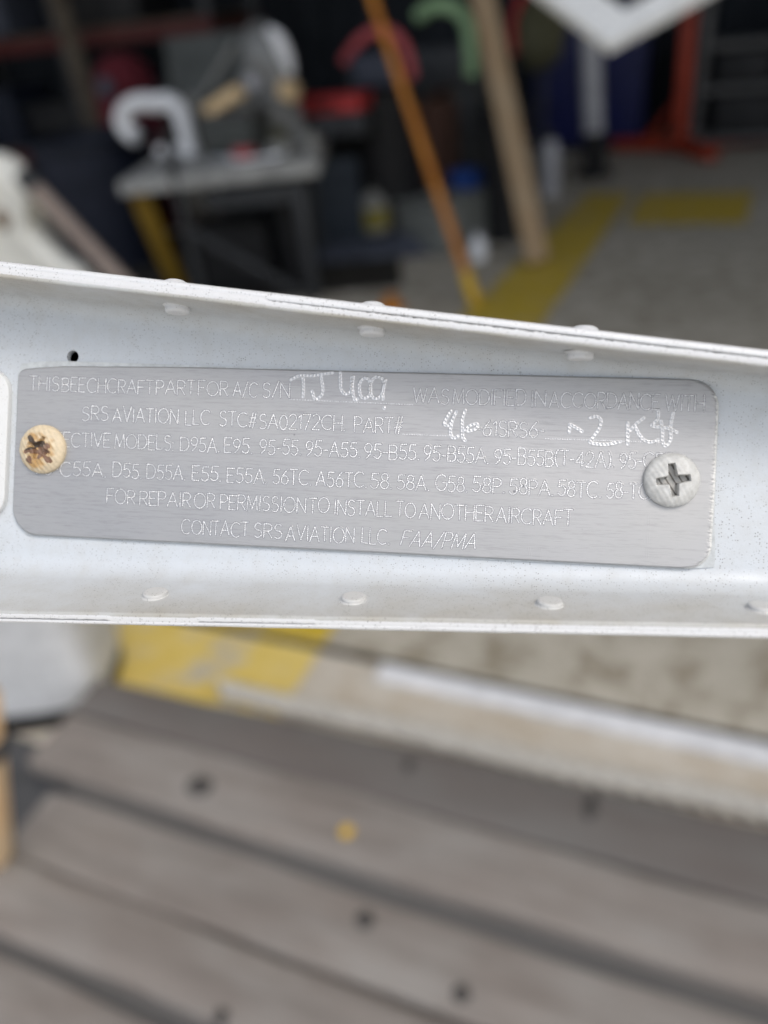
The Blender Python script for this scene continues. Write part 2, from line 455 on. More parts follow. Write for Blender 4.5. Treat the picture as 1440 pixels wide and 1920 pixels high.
for x in np.arange(-9, 9, 2.5):
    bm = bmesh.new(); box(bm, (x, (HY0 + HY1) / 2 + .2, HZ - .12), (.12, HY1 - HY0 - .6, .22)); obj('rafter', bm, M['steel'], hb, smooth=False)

# ================================================================== INSIDE THE HANGAR (out of focus)
def ph(o):  # small helper: bevelled box part
    return o
def bpart(name, c, s, mat, parent, rot=(0, 0, 0), bev=0.01, label=None):
    return obj(name, box(bmesh.new(), c, s, rot), mat, parent, bevel=bev, label=label)

# workbench, turned 22 degrees to the door
wb = thing('workbench', 'grey topped workbench cluttered with parts, standing behind the left half of the beam', 'workbench', (-2.98, 3.56, 0), R_(22.5))
bpart('bench_top', (.52, .5, .73), (1.08, 1.02, .07), M['greytop'], wb, bev=.012)
obj('leg', beam(bmesh.new(), (.93, .10, 0), (.93, .07, .69), .07, .07), M['steel'], wb, bevel=.008)
obj('leg', beam(bmesh.new(), (.08, .36, .06), (.06, .06, .69), .10, .05), M['dullyellow'], wb, bevel=.008, label='leg painted dull yellow')
obj('leg', beam(bmesh.new(), (.93, .94, 0), (.93, .94, .69), .06, .06), M['steel'], wb, bevel=.008)
obj('leg', beam(bmesh.new(), (.07, .94, 0), (.07, .94, .69), .06, .06), M['steel'], wb, bevel=.008)
obj('brace', beam(bmesh.new(), (.26, .06, .5), (.86, .10, .04), .05, .05), M['steel'], wb, bevel=.006)
obj('apron_rail', box(bmesh.new(), (.66, .08, .61), (.5, .04, .1)), M['steel'], wb, bevel=.006)

# stand post in front of the bench
sp = thing('steel_stand', 'thin dark steel stand rising in front of the grey workbench', 'stand', (-2.73, 3.70, 0))
obj('post', tube(bmesh.new(), [(0, 0, .03), (0, 0, .98)], .028), M['steel'], sp)
obj('foot_plate', lathe(bmesh.new(), [(0, 0), (.15, 0), (.15, .02), (.05, .035), (0, .035)], 24), M['steel'], sp)
obj('collar', lathe(bmesh.new(), [(.028, .7), (.045, .7), (.045, .78), (.028, .78)], 20), M['steel'], sp)

# white pipe curl on the bench
wp = thing('white_pipe', 'white curled plastic pipe standing on the left end of the bench', 'pipe', (-3.31, 4.38, .768))
a = [(-.035 + .185 * math.cos(t), .0, .195 + .105 * math.sin(t)) for t in np.linspace(R_(235), R_(60), 24)]
a += [(.15, 0, .292), (.215, 0, .24), (.235, 0, .13), (.235, 0, 0)]
obj('curl', tube(bmesh.new(), smoothpath(a, 3), .052, 16), M['whiteplastic'], wp)
obj('flange', lathe(bmesh.new(), [(0, 0), (.06, 0), (.06, .03), (.045, .035), (0, .035)], 20, Matrix.Translation((.235, 0, 0))), M['whiteplastic'], wp)
obj('foot', box(bmesh.new(), (.08, 0, .03), (.16, .08, .05)), M['whiteplastic'], wp, bevel=.012)

# polished cowl-shaped part with tan end
pp = thing('glossy_hood', 'glossy grey rounded hood with a painted white highlight and tan patch, upright on the bench', 'aircraft part', (-2.53, 4.62, .77))
pp.rotation_euler = (R_(4), R_(-5), 0)
obj('shell', lathe(bmesh.new(), [(0, 0), (.13, 0), (.15, .05), (.15, .22), (.165, .34), (.155, .46), (.12, .57), (.06, .635), (0, .65)], 30, Matrix.Diagonal((1, .7, 1, 1))), M['wrap'], pp)
obj('highlight_strip', tube(bmesh.new(), smoothpath([(.10, -.06, .60), (.145, -.055, .54), (.165, -.05, .44), (.172, -.05, .36)], 6), [.02 + .022 * math.sin(math.pi * k / 18) for k in range(19)], 14), M['highlightwhite'], pp)  # white strip modelled as the highlight along the hood's right side
obj('tan_patch', lathe(bmesh.new(), [(0, .0), (.06, .01), (.07, .05), (.06, .09), (0, .10)], 22, Matrix.Translation((.11, -.06, .24)) @ Matrix.Rotation(R_(30), 4, 'Y')), M['tan'], pp)
obj('side_boss', lathe(bmesh.new(), [(0, -.02), (.045, -.02), (.05, 0), (.04, .03), (0, .035)], 20, Matrix.Translation((-.06, -.10, .36)) @ Matrix.Rotation(R_(90), 4, 'X')), M['postwhite'], pp)
obj('lower_boss', lathe(bmesh.new(), [(0, -.02), (.06, -.02), (.065, .02), (.04, .05), (0, .055)], 20, Matrix.Translation((.03, -.10, .17)) @ Matrix.Rotation(R_(90), 4, 'X')), M['jug'], pp)
sc = thing('clear_jar', 'pale grey jar with a round lid beside the glossy hood on bench', 'jar', (-2.74, 4.50, .77))
obj('jar_body', lathe(bmesh.new(), [(0, 0), (.09, 0), (.10, .02), (.10, .2), (.06, .27), (.06, .3)], 28), M['jug'], sc)
obj('lid', lathe(bmesh.new(), [(.07, .29), (.07, .33), (0, .335)], 28), M['jug'], sc)
tb = thing('tan_block', 'tan wooden block lying aslant on a grey bench box', 'block', (-2.72, 4.30, 1.045))
obj('block', box(bmesh.new(), (0, 0, 0), (.27, .10, .075), (0, R_(-22), 0)), M['tan'], tb, bevel=.02)
gp = thing('grey_board', 'murky grey board leaning behind the curled white pipe on the bench', 'panel', (-3.08, 4.75, .765))
obj('panel_sheet', box(bmesh.new(), (0, 0, .31), (.62, .02, .62), (R_(-10), 0, 0)), M['murky'], gp, bevel=.006)
obj('panel_rail', beam(bmesh.new(), (-.22, -.12, .08), (.3, -.1, .56), .05, .03), M['jug'], gp, bevel=.008)
obj('panel_knob', lathe(bmesh.new(), [(0, -.03), (.05, -.03), (.055, 0), (.05, .03), (0, .04)], 20, Matrix.Translation((-.06, -.13, .26)) @ Matrix.Rotation(R_(90), 4, 'X')), M['jug'], gp)
gb = thing('grey_box', 'low grey parts box on the bench under the tan block', 'box', (-2.68, 4.32, .768))
obj('box_body', box(bmesh.new(), (0, 0, .1), (.34, .26, .2)), M['murky'], gb, bevel=.012)
obj('box_lid', box(bmesh.new(), (0, 0, .212), (.36, .28, .02)), M['shelf'], gb, bevel=.006)
rc = thing('red_case', 'flat red tool case lying at the right end of the bench', 'case', (-2.32, 4.86, .90), R_(4))
obj('case_body', box(bmesh.new(), (0, 0, .035), (.48, .26, .07)), M['red'], rc, bevel=.015)
obj('case_lid', box(bmesh.new(), (0, 0, .083), (.49, .27, .02)), M['red'], rc, bevel=.008)
obj('handle', tube(bmesh.new(), smoothpath([(-.07, -.135, .05), (-.06, -.18, .05), (.06, -.18, .05), (.07, -.135, .05)], 5), .012), M['black'], rc)
cr = thing('black_crate', 'low black crate under the red tool case on the bench', 'crate', (-2.32, 4.88, .768), R_(4))
obj('crate_body', box(bmesh.new(), (0, 0, .064), (.5, .3, .128)), M['steel'], cr, bevel=.012)
for s in (-1, 1): obj('crate_rib', box(bmesh.new(), (s * .14, -.153, .064), (.03, .012, .11)), M['black'], cr, bevel=.003)
for i, (x, y, col, nm, lb, cat, r, h) in enumerate([
        (-2.35, 4.22, 'olive', 'olive_tin', 'small olive tin near the front edge of the bench', 'tin', .055, .13),
        (-2.20, 4.30, 'jug', 'grey_tin', 'small pale tin at the right front of the bench', 'tin', .045, .10),
        (-2.54, 4.12, 'pink', 'red_tin', 'squat faded red tin at the front edge of the bench', 'tin', .06, .06)]):
    o = thing(nm, lb, cat, (x, y, .767))
    obj('can', lathe(bmesh.new(), [(0, 0), (r, 0), (r, h), (r * .93, h), (r * .93, h - .008)], 22), M[col], o)
    obj('lid', lathe(bmesh.new(), [(r * .93, h - .008), (r * .9, h + .004), (0, h + .004)], 22), M['shelf'], o)

# red handled tool bag with bluish body
rb = thing('red_handled_bag', 'blue grey bag with a faded red arched handle behind the orange pole', 'bag', (-2.13, 5.25, 0))
obj('stool_body', lathe(bmesh.new(), [(0, 0), (.24, 0), (.25, .04), (.22, .9), (.24, .96), (0, .98)], 24), M['black'], rb)
obj('bag_body', box(bmesh.new(), (0, 0, 1.08), (.34, .2, .2)), M['bag'], rb, bevel=.05)
obj('handle', tube(bmesh.new(), smoothpath([(-.24, 0, 1.14), (-.12, -.02, 1.24), (0, -.02, 1.29), (.12, -.02, 1.27), (.20, -.02, 1.17), (.22, 0, 1.02)], 5), .034, 14), M['pink'], rb)

# green hose bend
gh = thing('green_hose', 'pale green hose bent over like a hook beside the leaning plank', 'hose', (-1.62, 5.6, 0))
obj('hose_bend', tube(bmesh.new(), smoothpath([(-.36, .05, 1.34), (-.24, 0, 1.385), (-.1, 0, 1.36), (-.02, 0, 1.27), (.0, 0, 1.12), (.0, 0, .98)], 6), .044, 16), M['green'], gh)
obj('hose_tail', tube(bmesh.new(), smoothpath([(0, 0, .98), (.01, .02, .7), (-.03, .05, .4), (0, .08, .03)], 6), .04, 14), M['steel'], gh)
dk = thing('dark_cabinet', 'dark grey cabinet in the gloom behind the red handled bag', 'cabinet', (-2.2, 6.3, 0))
obj('cabinet_body', box(bmesh.new(), (0, 0, .55), (1.0, .5, 1.1)), M['murky'], dk, bevel=.01)
for z in (.3, .66, 1.0): obj('drawer', box(bmesh.new(), (0, -.256, z), (.9, .02, .28)), M['steel'], dk, bevel=.008)

# orange pole with yellow tip
op = thing('orange_pole', 'thin orange pole with a yellow rubber tip leaning over the floor stripe', 'pole', (-1.16, 3.98, 0))
P0, P1 = Vector((0, 0, .0)), Vector((-.99, .85, 2.05))
obj('pole_shaft', tube(bmesh.new(), [P0 + (P1 - P0) * t for t in (.06, .5, 1)], .024, 16), M['orange'], op)
obj('rubber_tip', tube(bmesh.new(), [P0 + (P1 - P0) * t for t in (.004, .02, .075, .08)], [.028, .034, .034, .028], 16), M['yellowtip'], op)

# leaning lumber
lp = thing('lumber_plank', 'long brown wooden plank leaning at a slant beside the orange pole', 'plank', (-.985, 4.72, 0))
o = obj('plank', box(bmesh.new(), (1.25, 0, 0), (2.5, .14, .045)), M['lumber'], lp, bevel=.006)
dv = Vector((-.76, 1.02, 2.13)).normalized()
sx = dv; sy = Vector((.93, .36, 0)); sy = (sy - sx * sy.dot(sx)).normalized(); sz = sx.cross(sy)
o.matrix_local = Matrix(((sx.x, sy.x, sz.x, 0), (sx.y, sy.y, sz.y, 0), (sx.z, sy.z, sz.z, .03), (0, 0, 0, 1)))

# white post on dark base
wpst = thing('white_post', 'dull white upright pipe on a dark base in front of the blue cabinet', 'post', (-1.06, 7.4, 0))
obj('pipe', tube(bmesh.new(), [(-.02, 0, .34), (-.12, 0, 1.5)], .085, 18), M['postwhite'], wpst)
obj('base', lathe(bmesh.new(), [(0, 0), (.16, 0), (.16, .03), (.1, .06), (.1, .36), (0, .36)], 22), M['black'], wpst)

# blue cabinet
bc = thing('blue_cabinet', 'deep blue steel cabinet at the back behind the white post', 'cabinet', (-1.33, 8.9, 0))
obj('cabinet_body', box(bmesh.new(), (0, 0, .66), (1.06, .55, 1.2)), M['navy'], bc, bevel=.012)
for s in (-1, 1):
    d = obj('door', box(bmesh.new(), (s * .262, -.283, .68), (.50, .02, 1.1)), M['navy'], bc, bevel=.008)
    obj('handle', box(bmesh.new(), (s * .05, -.305, .7), (.025, .03, .16)), M['black'], d, bevel=.005)
obj('plinth', box(bmesh.new(), (0, 0, .03), (1.0, .5, .06)), M['black'], bc, bevel=.005)

# red-orange engine stand
es = thing('red_stand', 'red orange steel stand with splayed floor legs beside the grey shelf', 'stand', (-.42, 8.3, 0))
obj('upright', beam(bmesh.new(), (0, 0, .08), (-.03, 0, 1.35), .17, .12), M['redorange'], es, bevel=.012)
for b_ in ((-.62, .35), (.9, .45), (.30, -.42)):
    obj('leg', beam(bmesh.new(), (0, 0, .10), (*b_, .06), .13, .11), M['redorange'], es, bevel=.012)
obj('gusset', beam(bmesh.new(), (-.3, .16, .12), (-.02, 0, .5), .05, .05), M['redorange'], es, bevel=.008)

# grey shelf at right
gs = thing('shelf_unit', 'grey steel shelving with dark boxes at the right edge of the hangar', 'shelves', (.55, 8.55, 0))
for sx_ in (-.85, .75):
    for sy_ in (-.25, .25):
        obj('upright', box(bmesh.new(), (sx_, sy_, .85), (.07, .05, 1.7)), M['shelf'], gs, bevel=.006)
for z in (.12, .52, .86, 1.3): obj('shelf', box(bmesh.new(), (-.05, 0, z), (1.6, .52, .06)), M['shelf'], gs, bevel=.008)
for i, (x, z, sx_, sz_, col, lb) in enumerate([(-.45, .15, .5, .3, 'black', 'black box on the lowest shelf of the grey shelving'), (.2, .15, .55, .26, 'darkblue', 'dark blue box on the lowest shelf of the grey shelving'),
                           (-.5, .55, .42, .24, 'black', 'black box on the middle shelf of the grey shelving'), (.18, .55, .5, .2, 'steel', 'grey box on the middle shelf of the grey shelving'), (.1, .89, .6, .22, 'pink', 'faded red box on the upper shelf of grey shelving')]):
    o = thing('storage_box', lb, 'box', (.55 + x, 8.55, z), 0, 'boxes on the grey shelving')
    obj('box_body', box(bmesh.new(), (0, 0, sz_ / 2), (sx_, .4, sz_)), M[col], o, bevel=.012)
    obj('box_lid', box(bmesh.new(), (0, 0, sz_ + .008), (sx_ + .02, .42, .016)), M[col], o, bevel=.004)

# white frame, corner down, leaning back: four mitred bars
wf = thing('picture_frame', 'white rectangular frame tilted on its corner, cut by the top edge', 'frame', (-.321, 2.4, 1.256))
l1 = Vector((-.425, .28, .265)); r1 = Vector((.70, .52, .30))
lu, ru = l1.normalized(), r1.normalized(); nn = lu.cross(ru).normalized(); sn = lu.cross(ru).length
wl, wr = .105 / sn, .080 / sn
OUT = [Vector((0, 0, 0)), r1, l1 + r1, l1]
INN = [ru * wl + lu * wr, r1 - ru * wl + lu * wr, l1 + r1 - ru * wl - lu * wr, l1 + ru * wl - lu * wr]
for i in range(4):
    j = (i + 1) % 4; bm = bmesh.new()
    q = [OUT[i], OUT[j], INN[j], INN[i]]
    f0 = [bm.verts.new(p - nn * .014) for p in q]; f1 = [bm.verts.new(p + nn * .014) for p in q]
    bm.faces.new(f0); bm.faces.new(f1[::-1])
    for k in range(4): bm.faces.new((f0[k], f0[(k + 1) % 4], f1[(k + 1) % 4], f1[k]))
    obj('frame_bar', bm, M['whiteframe'], wf, bevel=.004)
for p in (l1 * .98 + ru * .03, l1 + r1 * .97): obj('hanging_cord', tube(bmesh.new(), [p, p + Vector((0, 0, 4.9 - p.z))], .006, 8), M['steel'], wf)

# cream fibreglass piece at the left, with its rod
cf = thing('cream_fairing', 'dirty cream fibreglass fairing with a brown stain at the left edge', 'aircraft part', (-2.45, 2.32, 0))
out = [(-.45, .02), (-.42, .5), (-.36, .78), (-.30, 1.0), (-.2, 1.085), (-.05, 1.105), (.06, 1.09), (.13, 1.03), (.135, .95), (.10, .89), (.105, .83), (.15, .77), (.19, .735), (.245, .70), (.285, .64), (.30, .5), (.30, .02)]
bm = bmesh.new()
o2 = [(p.x, p.y) for p in smoothpath([(x, z, 0) for x, z in out], 4)]
layers = []
cx_, cz_ = -.1, .55
for yy, k in ((-.07, .80), (-.085, .86), (-.07, .96), (-.045, 1), (-.015, 1), (.005, .96), (.015, .85)):
    layers.append([bm.verts.new((cx_ + (x - cx_) * (k if abs(x) > -1 else 1), yy, cz_ + (z - cz_) * (k if z > cz_ else 1))) for x, z in o2])
for a_, b_ in zip(layers, layers[1:]):
    for i in range(len(a_)): bm.faces.new((a_[i], a_[(i + 1) % len(a_)], b_[(i + 1) % len(a_)], b_[i]))
bm.faces.new(layers[0]); bm.faces.new(layers[-1][::-1])
obj('shell', bm, M['cream'], cf)
bm = bmesh.new(); lathe(bm, [(0, 0), (.035, 0), (.04, -.006), (.028, -.012), (.02, .006), (0, .008)], 20, Matrix.Translation((-.02, -.083, .885)) @ Matrix.Rotation(R_(90), 4, 'X'))
obj('stained_hole', bm, M['stain'], cf)
rd = thing('brown_rod', 'grey brown rod leaning against the cream fairing', 'rod', (-1.90, 2.28, 0))
obj('rod_shaft', tube(bmesh.new(), [(.27, .1, 0.02), (-.08, .0, .60), (-.36, -.06, 1.02)], .03, 14), worn('grey_brown_rod', (.30, .25, .22), (.22, .17, .15), .6), rd)
obj('rod_ferrule', tube(bmesh.new(), [(-.34, -.056, .99), (-.375, -.064, 1.045)], .034, 14), M['steel'], rd)

# pallet rack with boxes, far left
pr = thing('pallet_rack', 'tall dark storage rack with red beams in the upper left gloom', 'rack', (-6.0, 7.2, 0))
for x in (-1.6, .05, 1.7):
    for y in (-.4, .4): obj('upright', box(bmesh.new(), (x, y, 1.5), (.09, .08, 3.0)), M['steel'], pr, bevel=.006)
for z in (.45, 1.43, 2.3):
    for y in (-.42, .42): obj('beam', box(bmesh.new(), (.05, y, z), (3.4, .05, .12)), M['rackred'], pr, bevel=.006)
    obj('shelf_board', box(bmesh.new(), (.05, 0, z + .075), (3.3, .8, .025)), M['oldwood'], pr)
k = 0
for x, z, sx_, sz_, col, lb in [(-1.2, .54, .7, .55, 'darkblue', 'big dark blue crate on the low left of the red beamed rack'), (-.4, .54, .6, .4, 'black', 'squat black crate on the low shelf of the red beamed rack'),
                      (.5, .54, .65, .6, 'darkblue', 'tall dark blue crate on the low shelf beside the rack centre post'), (1.25, .54, .6, .5, 'black', 'black crate on the low right of the red beamed rack'),
                      (-1.0, 1.53, .8, .5, 'bag', 'grey crate on the upper left of the red beamed rack'), (.6, 1.53, .7, .45, 'black', 'black crate on the upper shelf right of the rack centre post')]:
    o = thing('storage_crate', lb, 'crate', (-6.0 + x, 7.15, z), 0, 'crates on the red beamed rack')
    obj('crate_body', box(bmesh.new(), (0, 0, sz_ / 2), (sx_, .6, sz_)), M[col], o, bevel=.015)
    obj('crate_rim', box(bmesh.new(), (0, 0, sz_ - .03), (sx_ + .03, .63, .05)), M[col], o, bevel=.006)
ob = thing('brown_board', 'thin old brown board leaning in front of the red beamed rack', 'board', (-5.28, 6.2, 0))
obj('board_plank', beam(bmesh.new(), (0, 0, 0), (-.38, .35, 2.1), .16, .03), M['oldwood'], ob, bevel=.004)
md = thing('maroon_drum', 'maroon cloth wrapped drum standing behind the left end of the bench', 'drum', (-4.56, 5.8, 0))
obj('drum_body', lathe(bmesh.new(), [(0, 0), (.26, 0), (.27, .05), (.25, .5), (.26, .95), (.22, 1.2), (.12, 1.3), (0, 1.32)], 28), M['maroon'], md)
obj('drum_cap', lathe(bmesh.new(), [(0, -.01), (.07, -.01), (.07, .02), (0, .03)], 18, Matrix.Translation((.02, -.262, 1.1)) @ Matrix.Rotation(R_(90), 4, 'X')), M['bag'], md)
nb = thing('navy_tub', 'dark navy tub on the floor left of the workbench', 'tub', (-4.15, 4.75, 0))
obj('tub_body', lathe(bmesh.new(), [(0, 0), (.36, 0), (.42, .85), (.40, .85), (.35, .04), (0, .04)], 28), M['darkblue'], nb)
obj('tub_rim', lathe(bmesh.new(), [(.42, .82), (.45, .83), (.45, .87), (.42, .88)], 28), M['darkblue'], nb)
bs = thing('blue_sheet_board', 'dark blue board standing in shadow under the workbench', 'board', (-2.62, 4.75, 0), R_(22))
obj('board_sheet', box(bmesh.new(), (0, 0, .32), (.9, .03, .62)), worn('slate_blue_board', (.016, .026, .042), (.01, .017, .027), .6), bs, bevel=.006)

# things on the floor right of the bench
jg = thing('yellow_label_jug', 'grey white jug with a yellow label in shadow right of the bench', 'jug', (-2.16, 5.02, .14))
obj('jug_body', lathe(bmesh.new(), [(0, 0), (.095, 0), (.105, .02), (.105, .17), (.06, .23), (.035, .25), (.035, .28)], 26), M['jug'], jg)
obj('jug_cap', lathe(bmesh.new(), [(.04, .265), (.04, .30), (0, .305)], 20), M['black'], jg)
bm = bmesh.new(); lathe(bm, [(.1065, .04), (.1068, .16)], 40)
bmesh.ops.delete(bm, geom=[f for f in bm.faces if (lambda c: c.y > -.02 or c.x < -.04)(f.calc_center_median())], context='FACES')
obj('jug_label', bm, M['jugyellow'], jg)
bt = thing('tarp_bundle', 'blue grey folded tarpaulin lying on the floor under the jug', 'tarp', (-2.2, 5.1, 0), R_(20))
bm = bmesh.new()
bmesh.ops.create_grid(bm, x_segments=40, y_segments=24, size=1)
for v in bm.verts:
    e = max(0, 1 - max(abs(v.co.x), abs(v.co.y)) ** 6)
    v.co = Vector((v.co.x * .5, v.co.y * .32, (.115 + .022 * math.sin(v.co.x * 9 + v.co.y * 4) * math.sin(v.co.y * 7 - v.co.x * 2)) * e + .004))
obj('tarp_cloth', bm, M['bag'], bt)
tt = thing('grey_tote', 'low grey green tote with a lid on the floor behind the orange pole', 'tote', (-1.70, 5.25, 0), R_(-24))
obj('tote_body', box(bmesh.new(), (0, 0, .15), (.42, .62, .30)), M['tote'], tt, bevel=.02)
obj('tote_lid', box(bmesh.new(), (0, 0, .315), (.45, .65, .03)), M['tote'], tt, bevel=.01)
bl = thing('blue_container', 'small bright blue container sitting on the grey green tote', 'container', (-1.62, 5.4, .332), R_(-20))
obj('container_body', box(bmesh.new(), (0, 0, .05), (.2, .15, .10)), M['blue'], bl, bevel=.02)
obj('container_lid', box(bmesh.new(), (0, 0, .108), (.19, .14, .016)), M['blue'], bl, bevel=.006)
bn = thing('black_bin', 'tall black bin between the grey tote and leaning plank', 'bin', (-1.34, 5.35, 0), R_(-25))
obj('bin_body', lathe(bmesh.new(), [(0, 0), (.12, 0), (.155, .80), (.14, .80), (.11, .03), (0, .03)], 24), M['black'], bn)
obj('bin_rim', lathe(bmesh.new(), [(.15, .77), (.175, .78), (.175, .82), (.15, .83)], 24), M['black'], bn)
cb = thing('cardboard_box', 'red brown cardboard box behind the orange pole', 'box', (-2.06, 5.75, 0), R_(-15))
obj('carton', box(bmesh.new(), (0, 0, .42), (.46, .3, .84)), M['card'], cb, bevel=.006)
for s in (-1, 1): obj('flap', box(bmesh.new(), (s * .18, 0, .875), (.15, .29, .006), (0, R_(-35 * s), 0)), M['card'], cb)
gc = thing('grey_cylinder', 'pale grey gas cylinder behind the foot of the leaning plank', 'gas cylinder', (-1.31, 6.7, 0))
obj('cylinder_body', lathe(bmesh.new(), [(0, 0), (.075, 0), (.08, .02), (.08, .33), (.05, .4), (.03, .42)], 24), M['postwhite'], gc)
obj('valve', lathe(bmesh.new(), [(.02, .41), (.03, .45), (.03, .48), (0, .485)], 16), M['steel'], gc)
ol = thing('olive_bag', 'olive canvas bag with a red strap hung beside the leaning plank', 'bag', (-1.5, 7.15, 0))
bm = bmesh.new(); bmesh.ops.create_icosphere(bm, subdivisions=4, radius=1)
for v in bm.verts:
    v.co = Vector((v.co.x * .21, v.co.y * .14, 1.12 + v.co.z * .26)) * 1.0
    v.co += Vector((.012 * math.sin(v.co.z * 40), 0, .01 * math.sin(v.co.x * 38)))
obj('bag_body', bm, M['olive'], ol)
obj('strap', tube(bmesh.new(), smoothpath([(-.19, -.05, 1.0), (-.21, -.06, 1.2), (-.12, -.05, 1.4), (.02, 0, 1.5)], 6), .03, 10), M['red'], ol)
obj('stand_pole', tube(bmesh.new(), [(0, .16, 0), (0, .16, 1.6)], .025, 12), M['steel'], ol)
oc = thing('orange_chock', 'small orange wheel chock on the floor just above the beam', 'wheel chock', (-1.62, 3.86, 0), R_(15))
bm = bmesh.new()
vs = [bm.verts.new(p) for p in [(-.075, -.06, 0), (.075, -.06, 0), (.02, -.06, .085), (-.02, -.06, .085), (-.075, .06, 0), (.075, .06, 0), (.02, .06, .085), (-.02, .06, .085)]]
for f in ((0, 1, 2, 3), (7, 6, 5, 4), (0, 4, 5, 1), (1, 5, 6, 2), (2, 6, 7, 3), (3, 7, 4, 0)): bm.faces.new([vs[i] for i in f])
obj('chock_body', bm, M['orange'], oc, bevel=.008)
wj = thing('white_bottle', 'small shiny white bottle beside the foot of the orange pole', 'bottle', (-1.40, 4.87, 0))
obj('bottle_body', lathe(bmesh.new(), [(0, 0), (.05, 0), (.055, .02), (.055, .10), (.025, .14), (.02, .15)], 22), M['whiteplastic'], wj)
obj('bottle_cap', lathe(bmesh.new(), [(.026, .145), (.026, .17), (0, .172)], 18), M['postwhite'], wj)

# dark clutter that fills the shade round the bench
fm = thing('bench_shade_mat', 'dark mat added on the floor for the shade under the workbench', 'mat', (-3.25, 4.75, 0), R_(22.5))  # dark sheet added to blacken the shaded floor below the bench
obj('mat_sheet', box(bmesh.new(), (0, 0, .008), (2.5, 2.0, .008)), M['benchshade'], fm, bevel=.003)
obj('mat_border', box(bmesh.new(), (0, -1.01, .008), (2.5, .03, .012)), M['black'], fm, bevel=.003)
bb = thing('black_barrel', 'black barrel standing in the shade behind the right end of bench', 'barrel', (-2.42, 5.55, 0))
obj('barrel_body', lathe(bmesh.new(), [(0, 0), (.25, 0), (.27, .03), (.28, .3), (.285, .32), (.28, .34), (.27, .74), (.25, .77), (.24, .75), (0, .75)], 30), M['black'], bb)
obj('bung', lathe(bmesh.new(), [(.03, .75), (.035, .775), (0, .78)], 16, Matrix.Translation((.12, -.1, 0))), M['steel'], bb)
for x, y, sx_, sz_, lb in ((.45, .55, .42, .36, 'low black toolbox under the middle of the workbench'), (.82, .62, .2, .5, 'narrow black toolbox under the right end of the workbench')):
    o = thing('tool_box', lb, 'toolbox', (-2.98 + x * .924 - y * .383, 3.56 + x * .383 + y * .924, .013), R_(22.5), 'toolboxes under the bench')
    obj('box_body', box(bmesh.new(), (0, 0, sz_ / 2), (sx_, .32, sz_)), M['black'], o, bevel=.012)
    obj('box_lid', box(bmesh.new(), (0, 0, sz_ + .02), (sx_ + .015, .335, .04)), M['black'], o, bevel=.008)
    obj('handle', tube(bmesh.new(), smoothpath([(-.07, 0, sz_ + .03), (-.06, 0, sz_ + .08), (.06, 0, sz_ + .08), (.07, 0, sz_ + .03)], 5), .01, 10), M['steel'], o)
def crumple(name, label, cat, loc, rad, mat, seed, part):
    o = thing(name, label, cat, loc)
    r = np.random.default_rng(seed)
    bm = bmesh.new(); bmesh.ops.create_icosphere(bm, subdivisions=4, radius=1)
    dirs = r.normal(size=(26, 3)); dirs /= np.linalg.norm(dirs, axis=1)[:, None]; hh = r.uniform(.62, 1.05, 26)
    for v in bm.verts:
        d = np.array(v.co); k = min(hh[i] / max(.2, d @ dirs[i]) for i in range(26) if d @ dirs[i] > .3)
        v.co = Vector((d[0] * k * rad[0], d[1] * k * rad[1], d[2] * k * rad[2] + rad[2] * .9))
    obj(part, bm, mat, o)
    return o
o = crumple('plastic_sheeting', 'crumpled shiny grey plastic sheeting heaped beside the glossy hood', 'plastic sheet', (-2.66, 4.66, .79), (.17, .12, .30), M['wrap'], 3, 'folded_heap')
bm = bmesh.new(); tube(bm, smoothpath([(-.16, -.09, .05), (-.1, -.125, .25), (.02, -.12, .42), (.1, -.1, .56)], 6), .018, 8); obj('sheet_hem', bm, M['wrap'], o)
o = crumple('grey_rag', 'small crumpled pale rag near the right front of the bench', 'rag', (-2.30, 4.12, .767), (.09, .07, .045), M['jug'], 8, 'cloth')
for px_, lb, col, x, y, z, l_, in (('a', 'short steel bar lying across the bench front between the tins', 'silver', -2.42, 3.98, .782, .22), ('b', 'thin red screwdriver lying near the left front of the bench', 'red', -2.62, 4.05, .782, .16)):
    o = thing('steel_bar' if px_ == 'a' else 'screwdriver', lb, 'tool', (x, y, z), R_(35 if px_ == 'a' else 10))
    obj('shaft', tube(bmesh.new(), [(-l_ / 2, 0, 0), (l_ / 2, 0, 0)], .011, 10), M['silver'], o)
    obj('grip', tube(bmesh.new(), [(l_ / 2 - .02, 0, .002), (l_ / 2, 0, .002), (l_ / 2 + .07, 0, .002), (l_ / 2 + .08, 0, .002)], [.011, .016, .016, .010], 12), M[col], o)

# ================================================================== WOODEN DECK OUTSIDE THE DOOR
dk_ = thing('wooden_deck', 'weathered grey brown plank deck lying on the concrete below the beam', 'deck', (0, 0, 0))
def plank(x0, y0, y1, mat, label=None, dz=0.0, seed=0):
    r = random.Random(seed)
    bm = bmesh.new()
    n = 48; rows = []
    x1 = 1.9
    for i in range(n + 1):
        t = i / n; x = x0 + (x1 - x0) * t
        wob = lambda k: .0025 * math.sin(x * 5.1 + k) + .0015 * math.sin(x * 17 + 2 * k)
        a, b = y0 + wob(seed), y1 + wob(seed + 3) + (.0295 * (x + .41) if seed == 1 else 0)
        zt = .15 + dz + .001 * math.sin(x * 6 + seed)
        prof = [(a, .115), (a, zt - .008), (a + .003, zt - .002), (a + .009, zt), (b - .009, zt), (b - .003, zt - .002), (b, zt - .008), (b, .115)]
        rows.append([bm.verts.new((x, y, z)) for y, z in prof])
    for u, v in zip(rows, rows[1:]):
        for k in range(8): bm.faces.new((u[k], v[k], v[(k + 1) % 8], u[(k + 1) % 8]))
    bm.faces.new(rows[0]); bm.faces.new(rows[-1][::-1])
    return obj('deck_plank', bm, mat, dk_, label=label)
